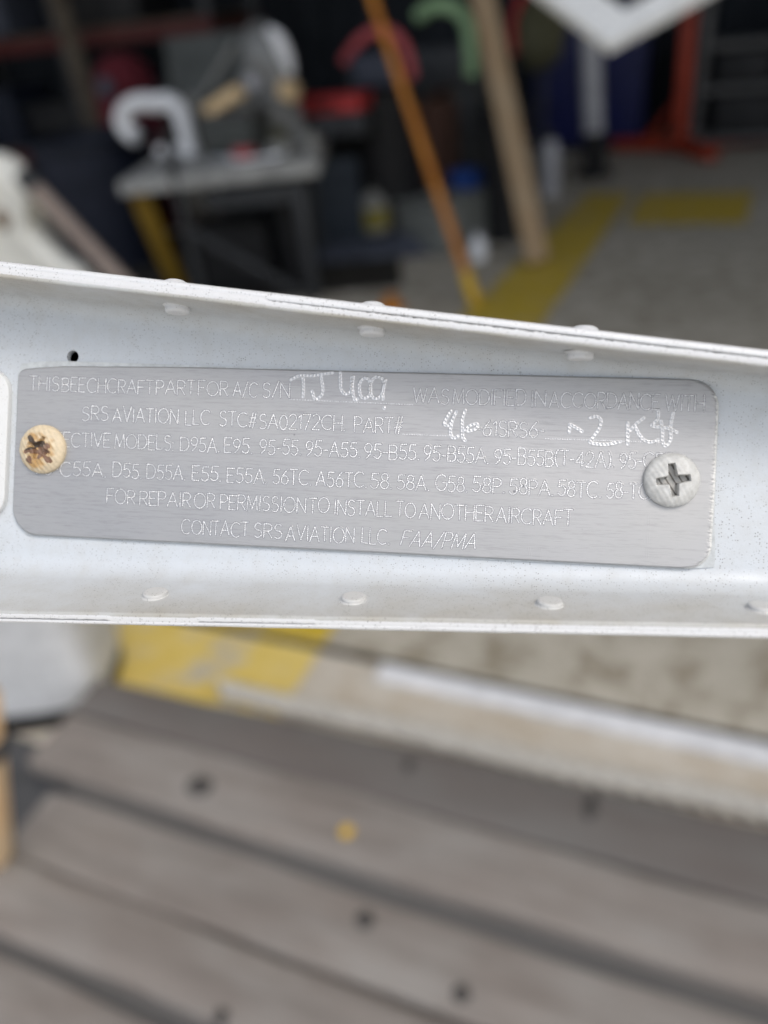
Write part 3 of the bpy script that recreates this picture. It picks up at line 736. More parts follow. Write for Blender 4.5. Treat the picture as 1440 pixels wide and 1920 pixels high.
pl_ = [plank(-1.215, .817, .951, M['deckdark'], 'darkest plank at the far edge of the deck', 0, 1),
       plank(-1.205, .672, .814, M['deck'], None, 0.002, 2), plank(-1.10, .496, .633, M['deck'], None, 0, 3),
       plank(-1.12, .372, .491, M['deck'], None, 0.0015, 4), plank(-1.09, .205, .345, M['deck'], None, 0, 5),
       plank(-1.12, .06, .20, M['deck'], None, 0.001, 6), plank(-1.10, -.10, .04, M['deck'], None, 0, 7), plank(-1.12, -.25, -.115, M['deck'], None, 0, 8)]
for x in (-.95, -.1, .75, 1.6):
    bm = bmesh.new(); box(bm, (x, .36, .0715), (.09, 1.14, .085)); obj('joist', bm, M['knot'], dk_, bevel=.004)  # joists coloured dark for the shade between the planks
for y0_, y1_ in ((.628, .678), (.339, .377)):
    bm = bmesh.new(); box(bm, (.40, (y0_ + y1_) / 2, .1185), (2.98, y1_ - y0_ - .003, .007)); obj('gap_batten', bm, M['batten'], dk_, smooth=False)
def bolt(p, x, y, r=.017, sq=1.0, ln=1.0):
    bm = bmesh.new()
    lathe(bm, [(0, .0045), (r * .55, .004), (r * .9, .0022), (r, 0), (r, -.004)], 20, Matrix.Translation((x, y, .151)) @ Matrix.Diagonal((ln, sq, 1, 1)))
    o = obj('bolt_head', bm, M['knot'], p); return o
for i, x, y, r, s in [(1, -.81, .733, .029, .8), (0, -.08, .915, .012, 2.6), (2, -.394, .591, .016, 1), (2, -.211, .533, .014, 1),
                      (0, -.43, .905, .010, 1.6), (3, -.545, .385, .012, 1), (2, .2, .545, .016, 1)]:
    bolt(pl_[i], x, y, r, s)
bm = bmesh.new(); lathe(bm, [(0, .0022), (.009, .0018), (.0125, 0), (.0125, -.002)], 18, Matrix.Translation((-.489, .731, .1535)))
obj('paint_drop', bm, M['yellowtip'], pl_[1])

# twisted rope along the far edge of the deck
rp = thing('twisted_rope', 'pale twisted rope lying along the far edge of the wooden deck', 'rope', (0, 0, 0))
for s in range(3):
    pts = []
    for i in range(360):
        t = i / 359; x = -1.0 + 2.9 * t
        a = x / .135 * 2 * math.pi + s * 2 * math.pi / 3
        yy = 1.088 + .012 * math.sin(x * 2.3) + .004 * math.sin(x * 9)
        pts.append((x, yy + .012 * math.cos(a), .0265 + .012 * math.sin(a)))
    obj('strand', tube(bmesh.new(), pts, .0135, 8), M['beigerope'], rp)
# white rounded bin left of the deck
bu = thing('white_fairing', 'white rounded square-cornered fairing standing at the left end of the wooden deck', 'aircraft part', (-1.527, .925, 0), R_(25))
def rounded(z0, z1, nz, fx, fy, e, taper, lean=0.0):
    rows = []; bm = bmesh.new()
    for j in range(nz + 1):
        t = j / nz; k = 1 - taper * t ** 2
        ring = []
        for q in range(72):
            a = q * 2 * math.pi / 72; ca, sa = math.cos(a), math.sin(a)
            ring.append(bm.verts.new((math.copysign(abs(ca) ** e, ca) * fx * k, math.copysign(abs(sa) ** e, sa) * fy * k + lean * t, z0 + (z1 - z0) * t)))
        rows.append(ring)
    for u, v in zip(rows, rows[1:]):
        for q in range(72): bm.faces.new((u[q], u[(q + 1) % 72], v[(q + 1) % 72], v[q]))
    bm.faces.new(rows[0][::-1]); bm.faces.new(rows[-1])
    return bm
obj('shell', rounded(.075, .56, 20, .262, .152, .42, .14), M['fairing'], bu)
obj('shade_skirt', rounded(.02, .078, 3, .256, .146, .42, 0), M['black'], bu)  # black band stands for the shading at the shell's foot
tw = thing('deck_shade_mat', 'dark mat added on the concrete for the shade under the wooden deck', 'mat', (.15, .25, 0))  # dark sheet added so the ground below the deck stays dark
obj('mat_sheet', box(bmesh.new(), (0, 0, .012), (3.6, 1.10, .012)), M['matgrey'], tw, bevel=.004)
obj('mat_edge', box(bmesh.new(), (1.808, 0, .011), (.012, 1.08, .016)), M['black'], tw, bevel=.003)
hd = thing('wooden_stick', 'tan rounded wooden stick standing on the deck end at the left edge', 'stick', (-1.098, .478, .153))
sd2 = Vector((.17, -.02, .34)).normalized()
hd.rotation_mode = 'QUATERNION'; hd.rotation_quaternion = sd2.to_track_quat('Z', 'Y')
obj('shaft', lathe(bmesh.new(), [(0, 0.002), (.018, .004), (.028, .014), (.032, .03), (.031, .2), (.029, .45), (.027, .6), (.018, .612), (0, .615)], 24), M['tanwood'], hd)
obj('collar', lathe(bmesh.new(), [(.029, .45), (.034, .452), (.034, .5), (.029, .502)], 24), M['steel'], hd)

# ================================================================== THE RIVETED BEAM (units: millimetres, scaled by its own frame)
MM = 0.001
bx = Vector((0.99056612, -0.04383985, 0.12983388)); by = Vector((0.04346806, 0.99903857, 0.00569738)); bz = Vector((-0.12995883, 0.0, 0.99151939))
def c2w(v): return RT * v.x + UP * v.y - FW * v.z
O_ = Vector((-2.97530113, 7.93413635, -143.01280778))
org = EYE + c2w(O_) * MM
X_, Y_, Z_ = c2w(bx), c2w(by), c2w(bz)
FRAME = Matrix(((X_.x, Y_.x, Z_.x, org.x), (X_.y, Y_.y, Z_.y, org.y), (X_.z, Y_.z, Z_.z, org.z), (0, 0, 0, 1)))
CX, CY, CW = 21.86, -6.98, 141.4          # eye seen from the plate's own frame
def lift(x, y, w_):                       # sight-line through plate point (x, y) at height w above the web
    k = 1 - w_ / CW
    return CX + (x - CX) * k, CY + (y - CY) * k

def bthing(name, label, cat):
    o = thing(name, label, cat)
    o.matrix_world = FRAME
    return o
def mmesh(name, verts, faces, mat, parent, smooth=True, label=None):
    me = bpy.data.meshes.new(name)
    v = np.asarray(verts, dtype=np.float32) * MM
    me.from_pydata([tuple(p) for p in v], [], faces)
    me.update()
    return link(name, me, mat, parent, smooth, label)

cs = bthing('control_surface', 'white painted channel-edged aircraft control surface with rivets crossing the whole picture', 'aircraft part')

def lin(p, q):                            # straight edge through two measured points, as y(x)
    return lambda x: p[1] + (q[1] - p[1]) * (x - p[0]) / (q[0] - p[0])
def edge(p, q, w_): return lin(lift(*p, w_), lift(*q, w_))
WTU, WTL = 15.0, 16.0
u_web = edge((-75.3, 32.0), (69.8, 18.4), 0.6)
u_lip = edge((-75.5, 35.36), (69.6, 20.2), WTU)
u_top = edge((-75.6, 38.85), (69.5, 23.45), WTU)
l_web = edge((-72.9, -22.6), (71.3, -18.6), 0.6)
l_lip = edge((-72.6, -30.8), (71.5, -24.4), WTL)
l_bot = edge((-72.5, -33.58), (71.7, -27.28), WTL)

XS = np.linspace(-250, 230, 330)
def fillet(p, a, b, r, n=7):
    """points rounding corner p between directions towards a and b"""
    p, a, b = map(np.array, (p, a, b)); u = (a - p) / np.linalg.norm(a - p); v = (b - p) / np.linalg.norm(b - p)
    ang = math.acos(np.clip(u @ v, -1, 1)); d = r / math.tan(ang / 2)
    s, e = p + u * d, p + v * d; c = p + (u + v) / np.linalg.norm(u + v) * r / math.sin(ang / 2)
    a0 = math.atan2(*(s - c)[::-1]); a1 = math.atan2(*(e - c)[::-1])
    da = (a1 - a0 + math.pi) % (2 * math.pi) - math.pi
    return [tuple(c + r * np.array((math.cos(a0 + da * k / n), math.sin(a0 + da * k / n)))) for k in range(n + 1)]
def tip(p, n_, th, nn=6):
    """rounded sheet edge: from p (front side) across thickness th along n_"""
    p = np.array(p); n_ = np.array(n_); f = np.array((n_[1], -n_[0]))
    c = p + n_ * th / 2
    return [tuple(c + (-n_ * math.cos(t) + f * math.sin(t)) * th / 2) for t in np.linspace(0, math.pi, nn)]

TC = 1.35
def channel_prof(x):
    wv = .05 * math.sin(x * .13) + .03 * math.sin(x * .41 + 1)
    yu, yl = u_web(x), l_web(x); tu, tl = u_lip(x) + wv, l_lip(x) + wv * .6
    F_ = []
    # front side from upper tip to lower tip (y, w)
    ut, lt = (tu, WTU), (tl, WTL)
    uc, lc = (yu, 0.), (yl, 0.)
    F_ += fillet(uc, ut, lc, 3.4)
    F_ += fillet(lc, uc, lt, 5.0)
    du = np.array((tu - yu, WTU)); du /= np.linalg.norm(du); dl = np.array((tl - yl, WTL)); dl /= np.linalg.norm(dl)
    nu = np.array((du[1], -du[0])); nl = np.array((-dl[1], dl[0]))
    nu = nu if nu[0] > 0 else -nu; nl = nl if nl[0] < 0 else -nl
    def rtip(p, d, n_):
        p = np.array(p); r = (.55 if n_[0] > 0 else .45); pts = []
        for t in np.linspace(0, math.pi / 2, 5): pts.append(tuple(p - d * r + n_ * r + d * r * math.sin(t) - n_ * r * math.cos(t)))
        q = p + n_ * TC
        for t in np.linspace(0, math.pi / 2, 4): pts.append(tuple(q - d * .25 - n_ * .25 + d * .25 * math.cos(t) + n_ * .25 * math.sin(t)))
        return pts
    A = rtip(ut, du, nu)                                    # around the upper edge (from underside to top)
    Bt = rtip(lt, dl, nl)
    ring = A[::-1] + F_ + Bt
    # back side from lower to upper
    ring += [tuple(np.array(lc) + nl * TC + dl * .8)] + [(yl - TC * .2, -TC), (yu + TC * .2, -TC)] + [tuple(np.array(uc) + nu * TC + du * .8)]
    return ring, du, dl, nu, nl
verts, faces = [], []
P0_, *_r = channel_prof(0.)
n = len(P0_)
for x in XS:
    pr_, *_r = channel_prof(x)
    verts += [(x, y, w_) for y, w_ in pr_]
for i in range(len(XS) - 1):
    for k in range(n):
        k2 = (k + 1) % n
        faces.append((i * n + k, (i + 1) * n + k, (i + 1) * n + k2, i * n + k2))
faces.append(tuple(range(n))[::-1]); faces.append(tuple(range((len(XS) - 1) * n, len(XS) * n)))
ch = mmesh('channel', verts, faces, M['web'], cs)
at_ = ch.data.attributes.new('dust', 'FLOAT', 'POINT')
wv_ = np.array(verts)[:, 2]
at_.data.foreach_set('value', np.clip((wv_ - .3) / 9.0, 0, 1).astype(np.float32) ** .8)
bm = bmesh.new(); bm.from_mesh(ch.data); bmesh.ops.recalc_face_normals(bm, faces=bm.faces); bm.to_mesh(ch.data); bm.free()
# the small open hole above the plate's left end
bm = bmesh.new()
bmesh.ops.create_cone(bm, cap_ends=True, segments=32, radius1=1.22 * MM, radius2=1.22 * MM, depth=12 * MM, matrix=Matrix.Translation((-59.4 * MM, 19.9 * MM, 0)))
cme = bpy.data.meshes.new('cutter'); bm.to_mesh(cme); bm.free()
cut = bpy.data.objects.new('cutter', cme); COL.objects.link(cut); cut.matrix_world = FRAME
md_ = ch.modifiers.new('hole', 'BOOLEAN'); md_.operation = 'DIFFERENCE'; md_.object = cut; md_.solver = 'EXACT'
bpy.context.view_layer.update()
dg = bpy.context.evaluated_depsgraph_get()
nm_ = bpy.data.meshes.new_from_object(ch.evaluated_get(dg))
ch.modifiers.clear(); old = ch.data; ch.data = nm_; nm_.name = 'channel'
bpy.data.meshes.remove(old); bpy.data.objects.remove(cut); bpy.data.meshes.remove(cme)
ch.data.polygons.foreach_set('use_smooth', [True] * len(ch.data.polygons))
ch.data.set_sharp_from_angle(angle=R_(42))

# the two outer skins, lying on the flanges and running back behind the web
def skin(name, upper):
    verts, faces = [], []
    for x in XS:
        pr_, du, dl, nu, nl = channel_prof(x)
        if upper: p, d, n_ = np.array((u_lip(x), WTU)), du, nu
        else: p, d, n_ = np.array((l_lip(x), WTL)), dl, nl
        gap = TC + (.10 + .16 * max(0, min(1, (x + 25) / 40)) if upper else .12 + .10 * max(0, min(1, (-x - 5) / 30)))
        yb = (u_top(x) if upper else l_bot(x))
        th = max(.7, abs((yb - p[0])) * abs(n_[0]) - gap + .0)
        th = min(th, 1.8)
        q = p + n_ * gap - d * (.25 if upper else -.15)
        back = np.array((q[0] + (-5 if upper else 7), -70.))
        wv = .035 * math.sin(x * .35) + .02 * math.sin(x * 1.3)
        ring = [tuple(back), tuple(q - d * 11.5)]
        r1_, r2_ = min(.22, th * .3), min(th * .65, .9)
        q2 = q + d * wv
        for t in np.linspace(0, math.pi / 2, 4): ring.append(tuple(q2 - d * r1_ + n_ * r1_ + d * r1_ * math.sin(t) - n_ * r1_ * math.cos(t)))
        for t in np.linspace(0, math.pi / 2, 6): ring.append(tuple(q2 - d * r2_ + n_ * (th - r2_) + d * r2_ * math.cos(t) + n_ * r2_ * math.sin(t)))
        ring += [tuple(q - d * 11.5 + n_ * th), tuple(back + np.array(((.9 if upper else -.9), 0)))]
        m_ = len(ring)
        verts += [(x, y, w_) for y, w_ in ring]
    for i in range(len(XS) - 1):
        for k in range(m_):
            k2 = (k + 1) % m_
            faces.append((i * m_ + k, (i + 1) * m_ + k, (i + 1) * m_ + k2, i * m_ + k2))
    faces.append(tuple(range(m_))[::-1]); faces.append(tuple(range((len(XS) - 1) * m_, len(XS) * m_)))
    o = mmesh(name, verts, faces, M['skin'], cs)
    bm = bmesh.new(); bm.from_mesh(o.data); bmesh.ops.recalc_face_normals(bm, faces=bm.faces); bm.to_mesh(o.data); bm.free()
    return o
skin('upper_skin', True)
skin('lower_skin', False)
for x in (-249.5, 229.5):
    mmesh('end_rib', [(x, u_top(x) - 3, 8), (x, u_top(x) - 5.2, -69), (x, l_bot(x) + 7.2, -69), (x, l_bot(x) + 3, 8)], [(0, 1, 2, 3)], M['skin'], cs, False)
yu_ = lambda x: u_top(x) - 5.4
yl_ = lambda x: l_bot(x) + 7.4
mmesh('rear_spar', [(x, f_(x), w_) for w_ in (-69.6, -70.6) for x, f_ in ((-250, yu_), (230, yu_), (230, yl_), (-250, yl_))], [(0, 1, 2, 3), (7, 6, 5, 4), (0, 4, 5, 1), (2, 6, 7, 3), (1, 5, 6, 2), (3, 7, 4, 0)], M['skin'], cs, False)
# patches of paint bridging the seams
def ragged(name, upper, cracks, seed):
    """thick paint over the sheet edge; between the given x the seam has cracked open"""
    r = random.Random(seed); verts, faces = [], []
    x0, x1 = -249, 229
    nx = int((x1 - x0) / .30); ns = 5
    for i in range(nx + 1):
        x = x0 + (x1 - x0) * i / nx
        pr_, du, dl, nu, nl = channel_prof(x)
        p, d, n_ = (np.array((u_lip(x), WTU)), du, nu) if upper else (np.array((l_lip(x), WTL)), dl, nl)
        op = max(max(0, min(1, (x - a_) / 1.2, (b_ - x) / 1.2)) for a_, b_ in cracks)
        op = min(1, op * (1 + .12 * math.sin(x * 1.9))) if not upper else op
        h0 = TC * .22; h1 = TC + .62 * (1 - op) + op * (-.03 + (.20 if upper else .07) * r.random())
        mid = .5 * (h0 + h1); o0 = .06 + (.05 * r.random() if upper else .025 * r.random())
        for h, o_ in ((h0, -.12), (mid - .25, o0 * .8), (mid + .2, o0), (h1 - .10, o0 * .7), (h1, -.16)):
            q = p + n_ * h + d * o_
            verts.append((x, q[0], q[1]))
    for i in range(nx):
        for k in range(4): faces.append((i * 5 + k, i * 5 + k + 1, i * 5 + k + 6, i * 5 + k + 5))
    return mmesh(name, verts, faces, M['skin'], cs)
ragged('paint_bead', True, [(-17, 240)], 1)
ragged('paint_bead', False, [(-260, -41), (-26.5, -4.5)], 2)

# rivets: flat shop heads inside the flanges, domed heads outside the upper skin
def rivet_mesh(r, h, dome):
    bm = bmesh.new()
    if dome: prof = [(r * 1.12, -.15), (r * 1.06, .05), (r * .98, .25 * h), (r * .86, .6 * h), (r * .6, .88 * h), (r * .3, .98 * h), (0, h)]
    else: prof = [(r * 1.22, -.1), (r * 1.1, .06), (r * 1.02, .16), (r * 1.0, .3 * h), (r * 1.03, .6 * h), (r * .97, .86 * h), (r * .88, .97 * h), (r * .7, h), (0, h * 1.01)]
    lathe(bm, [(a * MM, b * MM) for a, b in prof], 36)
    bmesh.ops.recalc_face_normals(bm, faces=bm.faces)
    for v in bm.verts: v.co += Vector((.03, .02, 0)) * MM * math.sin(v.co.x * 2500 + v.co.y * 3100)
    me = bpy.data.meshes.new('rivet'); bm.to_mesh(me); bm.free()
    me.materials.append(M['skin'] if dome else M['rivet'])
    me.polygons.foreach_set('use_smooth', [True] * len(me.polygons)); me.set_sharp_from_angle(angle=R_(50))
    return me
tall, flat, domed = rivet_mesh(2.2, 1.25, False), rivet_mesh(2.15, .85, False), rivet_mesh(2.5, 1.25, True)
def rivet(me, x, y, w_, nrm):
    o = bpy.data.objects.new('rivet', me); COL.objects.link(o); o.parent = cs
    z = Vector((0, nrm[0], nrm[1])).normalized(); xx = Vector((1, 0, 0)); yy = z.cross(xx)
    o.matrix_local = Matrix(((xx.x, yy.x, z.x, x * MM), (xx.y, yy.y, z.y, y * MM), (xx.z, yy.z, z.z, w_ * MM), (0, 0, 0, 1)))
tall.materials.clear(); tall.materials.append(M['skin'])
for x in (-35.1, .85, 36.8, 72.4, -107, -143, -179, -215, 108, 144, 180, 216):
    pr_, du, dl, nu, nl = channel_prof(x)
    p = np.array((u_web(x), 0.)) + du * 7.6
    rivet(tall, x, p[0], p[1], -nu)
    q = np.array((u_lip(x), WTU)) + nu * (TC + .12) - du * 5.6
    th = max(.7, abs(u_top(x) - u_lip(x)) * abs(nu[0]) - TC - .1)
    q = q + nu * th
    rivet(domed, x + .2, q[0], q[1], nu)
for x in (-36.4, -.1, 33.4, 67.2, -108, -144, -180, -216, 101, 135, 169, 203):
    pr_, du, dl, nu, nl = channel_prof(x)
    p = np.array((l_web(x), 0.)) + dl * 9.6
    rivet(flat, x, p[0], p[1], -nl)

# ------------------------------------------------------------------ blank cover plate at the left edge
def round_rect_prism(name, x0, x1, y0, y1, r, z0, z1, mat, parent, bev=.3, label=None):
    pts = []
    for cx_, cy_, a0 in ((x1 - r, y1 - r, 0), (x0 + r, y1 - r, 90), (x0 + r, y0 + r, 180), (x1 - r, y0 + r, 270)):
        for k in range(9):
            a_ = R_(a0 + 90 * k / 8); pts.append((cx_ + r * math.cos(a_), cy_ + r * math.sin(a_)))
    nn = len(pts); verts, faces = [], []
    ccx, ccy = (x0 + x1) / 2, (y0 + y1) / 2
    lev = [(z0, 0), (z1 - bev, 0), (z1 - bev * .35, bev * .25), (z1, bev)]
    for z, ins in lev:
        for px, py in pts:
            dx, dy = px - ccx, py - ccy
            verts.append((px - math.copysign(min(ins, abs(dx)), dx), py - math.copysign(min(ins, abs(dy)), dy), z))
    for l in range(len(lev) - 1):
        for k in range(nn): faces.append((l * nn + k, l * nn + (k + 1) % nn, (l + 1) * nn + (k + 1) % nn, (l + 1) * nn + k))
    faces.append(tuple(range((len(lev) - 1) * nn, len(lev) * nn)))
    return mmesh(name, verts, faces, mat, parent, True, label)
cp = bthing('cover_plate', 'blank white painted plate with rounded corners at the left edge', 'plate')
round_rect_prism('plate_sheet', -135, -71.75, -12.9, 17.2, 5, .02, 1.35, M['cover'], cp, .45)
bm = bmesh.new()
lathe(bm, [(4.9 * MM, 0), (4.7 * MM, .6 * MM), (3.6 * MM, 1.7 * MM), (1.5 * MM, 2.2 * MM), (0, 2.3 * MM)], 32, Matrix.Translation((-128 * MM, 2 * MM, 1.35 * MM)))
obj('screw_head', bm, M['screwpaint'], cp)

# ------------------------------------------------------------------ engraved data plate
dp = bthing('data_plate', 'brushed aluminium data plate engraved with six lines of capitals, screwed to the beam', 'data plate')
PZ = 0.95                                 # plate face above the web
# adhesive film showing round the plate
fo = [(-70.5, -11), (-67.5, -15.35), (-64, -15.55), (56, -15.65), (62.1, -14.9), (62.2, -13.5), (61.75, -6), (61.7, 12), (58, 17.3), (-20, 18.45), (-59.5, 18.9), (-66, 18.75), (-69.9, 18.25), (-70.6, 16)]
fz = [.3, .3, .3, .3, .28, .28, .3, .3, .3, .35, .5, .5, .45, .35]
nf_ = len(fo)
mmesh('adhesive_film', [(x, y, .04) for x, y in fo] + [(x, y, z) for (x, y), z in zip(fo, fz)],
      [tuple(range(nf_, 2 * nf_))] + [(i, (i + 1) % nf_, nf_ + (i + 1) % nf_, nf_ + i) for i in range(nf_)], M['film'], dp, False)

GLY = {}
def arc(cx, cy, rx, ry, a0, a1, n=12): return [(cx + rx * math.cos(R_(a0 + (a1 - a0) * k / n)), cy + ry * math.sin(R_(a0 + (a1 - a0) * k / n))) for k in range(n + 1)]
GLY['A'] = (.78, [[(0, 0), (.39, 1), (.78, 0)], [(.14, .34), (.64, .34)]])
GLY['B'] = (.62, [[(0, 0), (0, 1)], [(0, 1), (.32, 1)] + arc(.32, .76, .25, .24, 90, -90, 8) + [(0, .52)], [(.3, .52)] + arc(.33, .26, .29, .26, 90, -90, 8) + [(0, 0)]])
GLY['C'] = (.80, [arc(.46, .5, .46, .5, 48, 312, 18)])
GLY['D'] = (.74, [[(0, 0), (0, 1)], [(0, 1), (.28, 1)] + arc(.28, .5, .46, .5, 90, -90, 12) + [(0, 0)]])
GLY['E'] = (.56, [[(.56, 1), (0, 1), (0, 0), (.56, 0)], [(0, .52), (.46, .52)]])
GLY['F'] = (.54, [[(.54, 1), (0, 1), (0, 0)], [(0, .52), (.44, .52)]])
GLY['G'] = (.84, [arc(.46, .5, .46, .5, 48, 360, 18), [(.92, .5), (.55, .5)]])
GLY['H'] = (.66, [[(0, 0), (0, 1)], [(.66, 0), (.66, 1)], [(0, .5), (.66, .5)]])
GLY['I'] = (.12, [[(.06, 0), (.06, 1)]])
GLY['K'] = (.62, [[(0, 0), (0, 1)], [(.6, 1), (0, .42)], [(.2, .6), (.62, 0)]])
GLY['L'] = (.52, [[(0, 1), (0, 0), (.52, 0)]])
GLY['M'] = (.84, [[(0, 0), (.08, 1), (.42, .1), (.76, 1), (.84, 0)]])
GLY['N'] = (.68, [[(0, 0), (0, 1), (.68, 0), (.68, 1)]])
GLY['O'] = (.92, [arc(.46, .5, .46, .5, 90, 450, 22)])
GLY['P'] = (.58, [[(0, 0), (0, 1), (.3, 1)] + arc(.3, .74, .28, .26, 90, -90, 8) + [(0, .48)]])
GLY['R'] = (.60, [[(0, 0), (0, 1), (.3, 1)] + arc(.3, .74, .28, .26, 90, -90, 8) + [(0, .48)], [(.26, .48), (.6, 0)]])
GLY['S'] = (.58, [arc(.3, .75, .25, .25, 35, 235, 10) + arc(.28, .25, .29, .27, 65, -145, 11)])
GLY['T'] = (.62, [[(0, 1), (.62, 1)], [(.31, 1), (.31, 0)]])
GLY['U'] = (.64, [[(0, 1)] + arc(.32, .32, .32, .32, 180, 360, 10) + [(.64, 1)]])
GLY['V'] = (.72, [[(0, 1), (.36, 0), (.72, 1)]])
GLY['W'] = (.98, [[(0, 1), (.24, 0), (.49, .95), (.74, 0), (.98, 1)]])
GLY['0'] = (.60, [arc(.30, .5, .30, .5, 90, 450, 18)])
GLY['1'] = (.22, [[(0, .8), (.2, 1), (.2, 0)]])
GLY['2'] = (.60, [arc(.29, .72, .28, .28, 160, -40, 10) + [(0, 0), (.6, 0)]])
GLY['3'] = (.58, [arc(.27, .76, .26, .24, 150, -90, 9), arc(.27, .26, .30, .27, 90, -150, 9)])
GLY['4'] = (.66, [[(.48, 0), (.48, 1), (0, .3), (.66, .3)]])
GLY['5'] = (.58, [[(.54, 1), (.12, 1), (.06, .56)] + arc(.27, .31, .30, .31, 125, -150, 12)])
GLY['6'] = (.60, [[(.48, 1), (.2, .68), (.03, .4)] + arc(.30, .29, .29, .29, 160, 520, 16)])
GLY['7'] = (.58, [[(0, 1), (.58, 1), (.18, 0)]])
GLY['8'] = (.58, [arc(.29, .76, .23, .24, -90, 270, 14), arc(.29, .26, .29, .26, 90, 450, 14)])
GLY['9'] = (.58, [arc(.29, .71, .28, .29, -30, 330, 16), [(.56, .62), (.42, .25), (.12, 0)]])
GLY['.'] = (.12, [[(.03, .0), (.09, .02)]])
GLY[':'] = (.12, [[(.03, .0), (.09, .02)], [(.03, .52), (.09, .54)]])
GLY['-'] = (.34, [[(.02, .42), (.32, .42)]])
GLY['/'] = (.46, [[(0, -.08), (.46, 1.08)]])
GLY['#'] = (.62, [[(.06, -.05), (.30, 1.05)], [(.30, -.05), (.54, 1.05)], [(.0, .34), (.54, .34)], [(.06, .66), (.6, .66)]])
GLY['('] = (.26, [arc(.46, .5, .46, .66, 125, 235, 9)])
GLY[')'] = (.26, [arc(-.2, .5, .46, .66, 55, -55, 9)])

WORDS = [
 [("THIS", -67.6, -61.4, 13.0), ("BEECHCRAFT", -60.8, -42.1, 12.88), ("PART", -41.5, -33.8, 12.88), ("FOR", -33.1, -27.3, 12.85), ("A/C", -26.2, -21.5, 12.85), ("S/N", -20.5, -15.3, 12.78), ("WAS", 8.0, 14.5, 12.5), ("MODIFIED", 15.3, 28.3, 12.42), ("IN", 29.3, 31.8, 12.42), ("ACCORDANCE", 32.5, 51.5, 12.3), ("WITH", 52.5, 59.0, 12.28)],
 [("SRS", -56.4, -51.0, 7.42), ("AVIATION", -50.1, -36.9, 7.35), ("LLC", -35.4, -30.6, 7.27), ("STC#", -28.7, -21.4, 7.15), ("SA02172CH.", -20.9, -4.4, 6.95), ("PART#", -2.7, 6.3, 6.88), ("-61SRS6-", 19.7, 31.9, 6.86)],
 [("EFFECTIVE", -64.9, -50.4, 2.28), ("MODELS:", -49.4, -37.5, 2.26), ("D95A.", -36.2, -28.4, 2.2), ("E95.", -27.5, -22.0, 2.18), ("95-55.", -20.6, -12.6, 2.14), ("95-A55.", -11.7, -1.4, 2.06), ("95-B55.", -0.6, 9.6, 2.04), ("95-B55A.", 10.4, 22.2, 1.92), ("95-B55B(T-42A).", 23.2, 44.2, 1.85), ("95-C55.", 45.2, 54.5, 1.95)],
 [("95-C55A.", -65.8, -50.9, -3.42), ("D55.", -49.6, -43.7, -3.36), ("D55A.", -42.7, -34.9, -3.34), ("E55.", -33.6, -27.8, -3.36), ("E55A.", -26.7, -18.9, -3.42), ("56TC.", -17.8, -10.4, -3.40), ("A56TC.", -9.5, 0.1, -3.46), ("58.", 0.8, 4.8, -3.44), ("58A.", 5.7, 11.7, -3.44), ("G58.", 12.8, 18.6, -3.43), ("58P.", 19.5, 25.3, -3.42), ("58PA.", 26.1, 33.9, -3.50), ("58TC.", 34.7, 42.2, -3.5), ("58-TCA.", 43.2, 52.7, -3.5)],
 [("FOR", -50.6, -44.9, -8.35), ("REPAIR", -43.9, -33.7, -8.5), ("OR", -33.0, -28.9, -8.48), ("PERMISSION", -27.8, -11.3, -8.52), ("TO", -10.6, -6.8, -8.46), ("INSTALL", -5.8, 4.9, -8.56), ("TO", 5.8, 9.3, -8.5), ("ANOTHER", 10.0, 23.4, -8.62), ("AIRCRAFT", 24.0, 37.4, -8.7)],
 [("CONTACT", -35.3, -22.1, -13.6), ("SRS", -21.0, -15.6, -13.58), ("AVIATION", -14.8, -1.9, -13.78), ("LLC.", -0.4, 4.8, -13.75), ("FAA/PMA", 6.8, 20.4, -13.72)]]
CAP = 2.72
def word_strokes(txt, x0, x1, y, slant=0.0):
    gap = .15
    wd = sum(GLY[c][0] for c in txt) + gap * (len(txt) - 1)
    k = (x1 - x0) / wd
    out_, x = [], x0
    for c in txt:
        gw, st = GLY[c]
        jy = rng.normal(0, .07); js = 1 + rng.normal(0, .025)
        for s in st:
            out_.append([(x + px * k + slant * py * CAP, y + jy + py * CAP * js) for px, py in s])
        x += (gw + gap) * k
    return out_
LINES = []
for li, ws in enumerate(WORDS):
    for t_, a_, b_, y_ in ws:
        LINES.append(('engraved_word', None, word_strokes(t_, a_, b_, y_, .26 if t_ == 'FAA/PMA' else 0.0), 'type'))
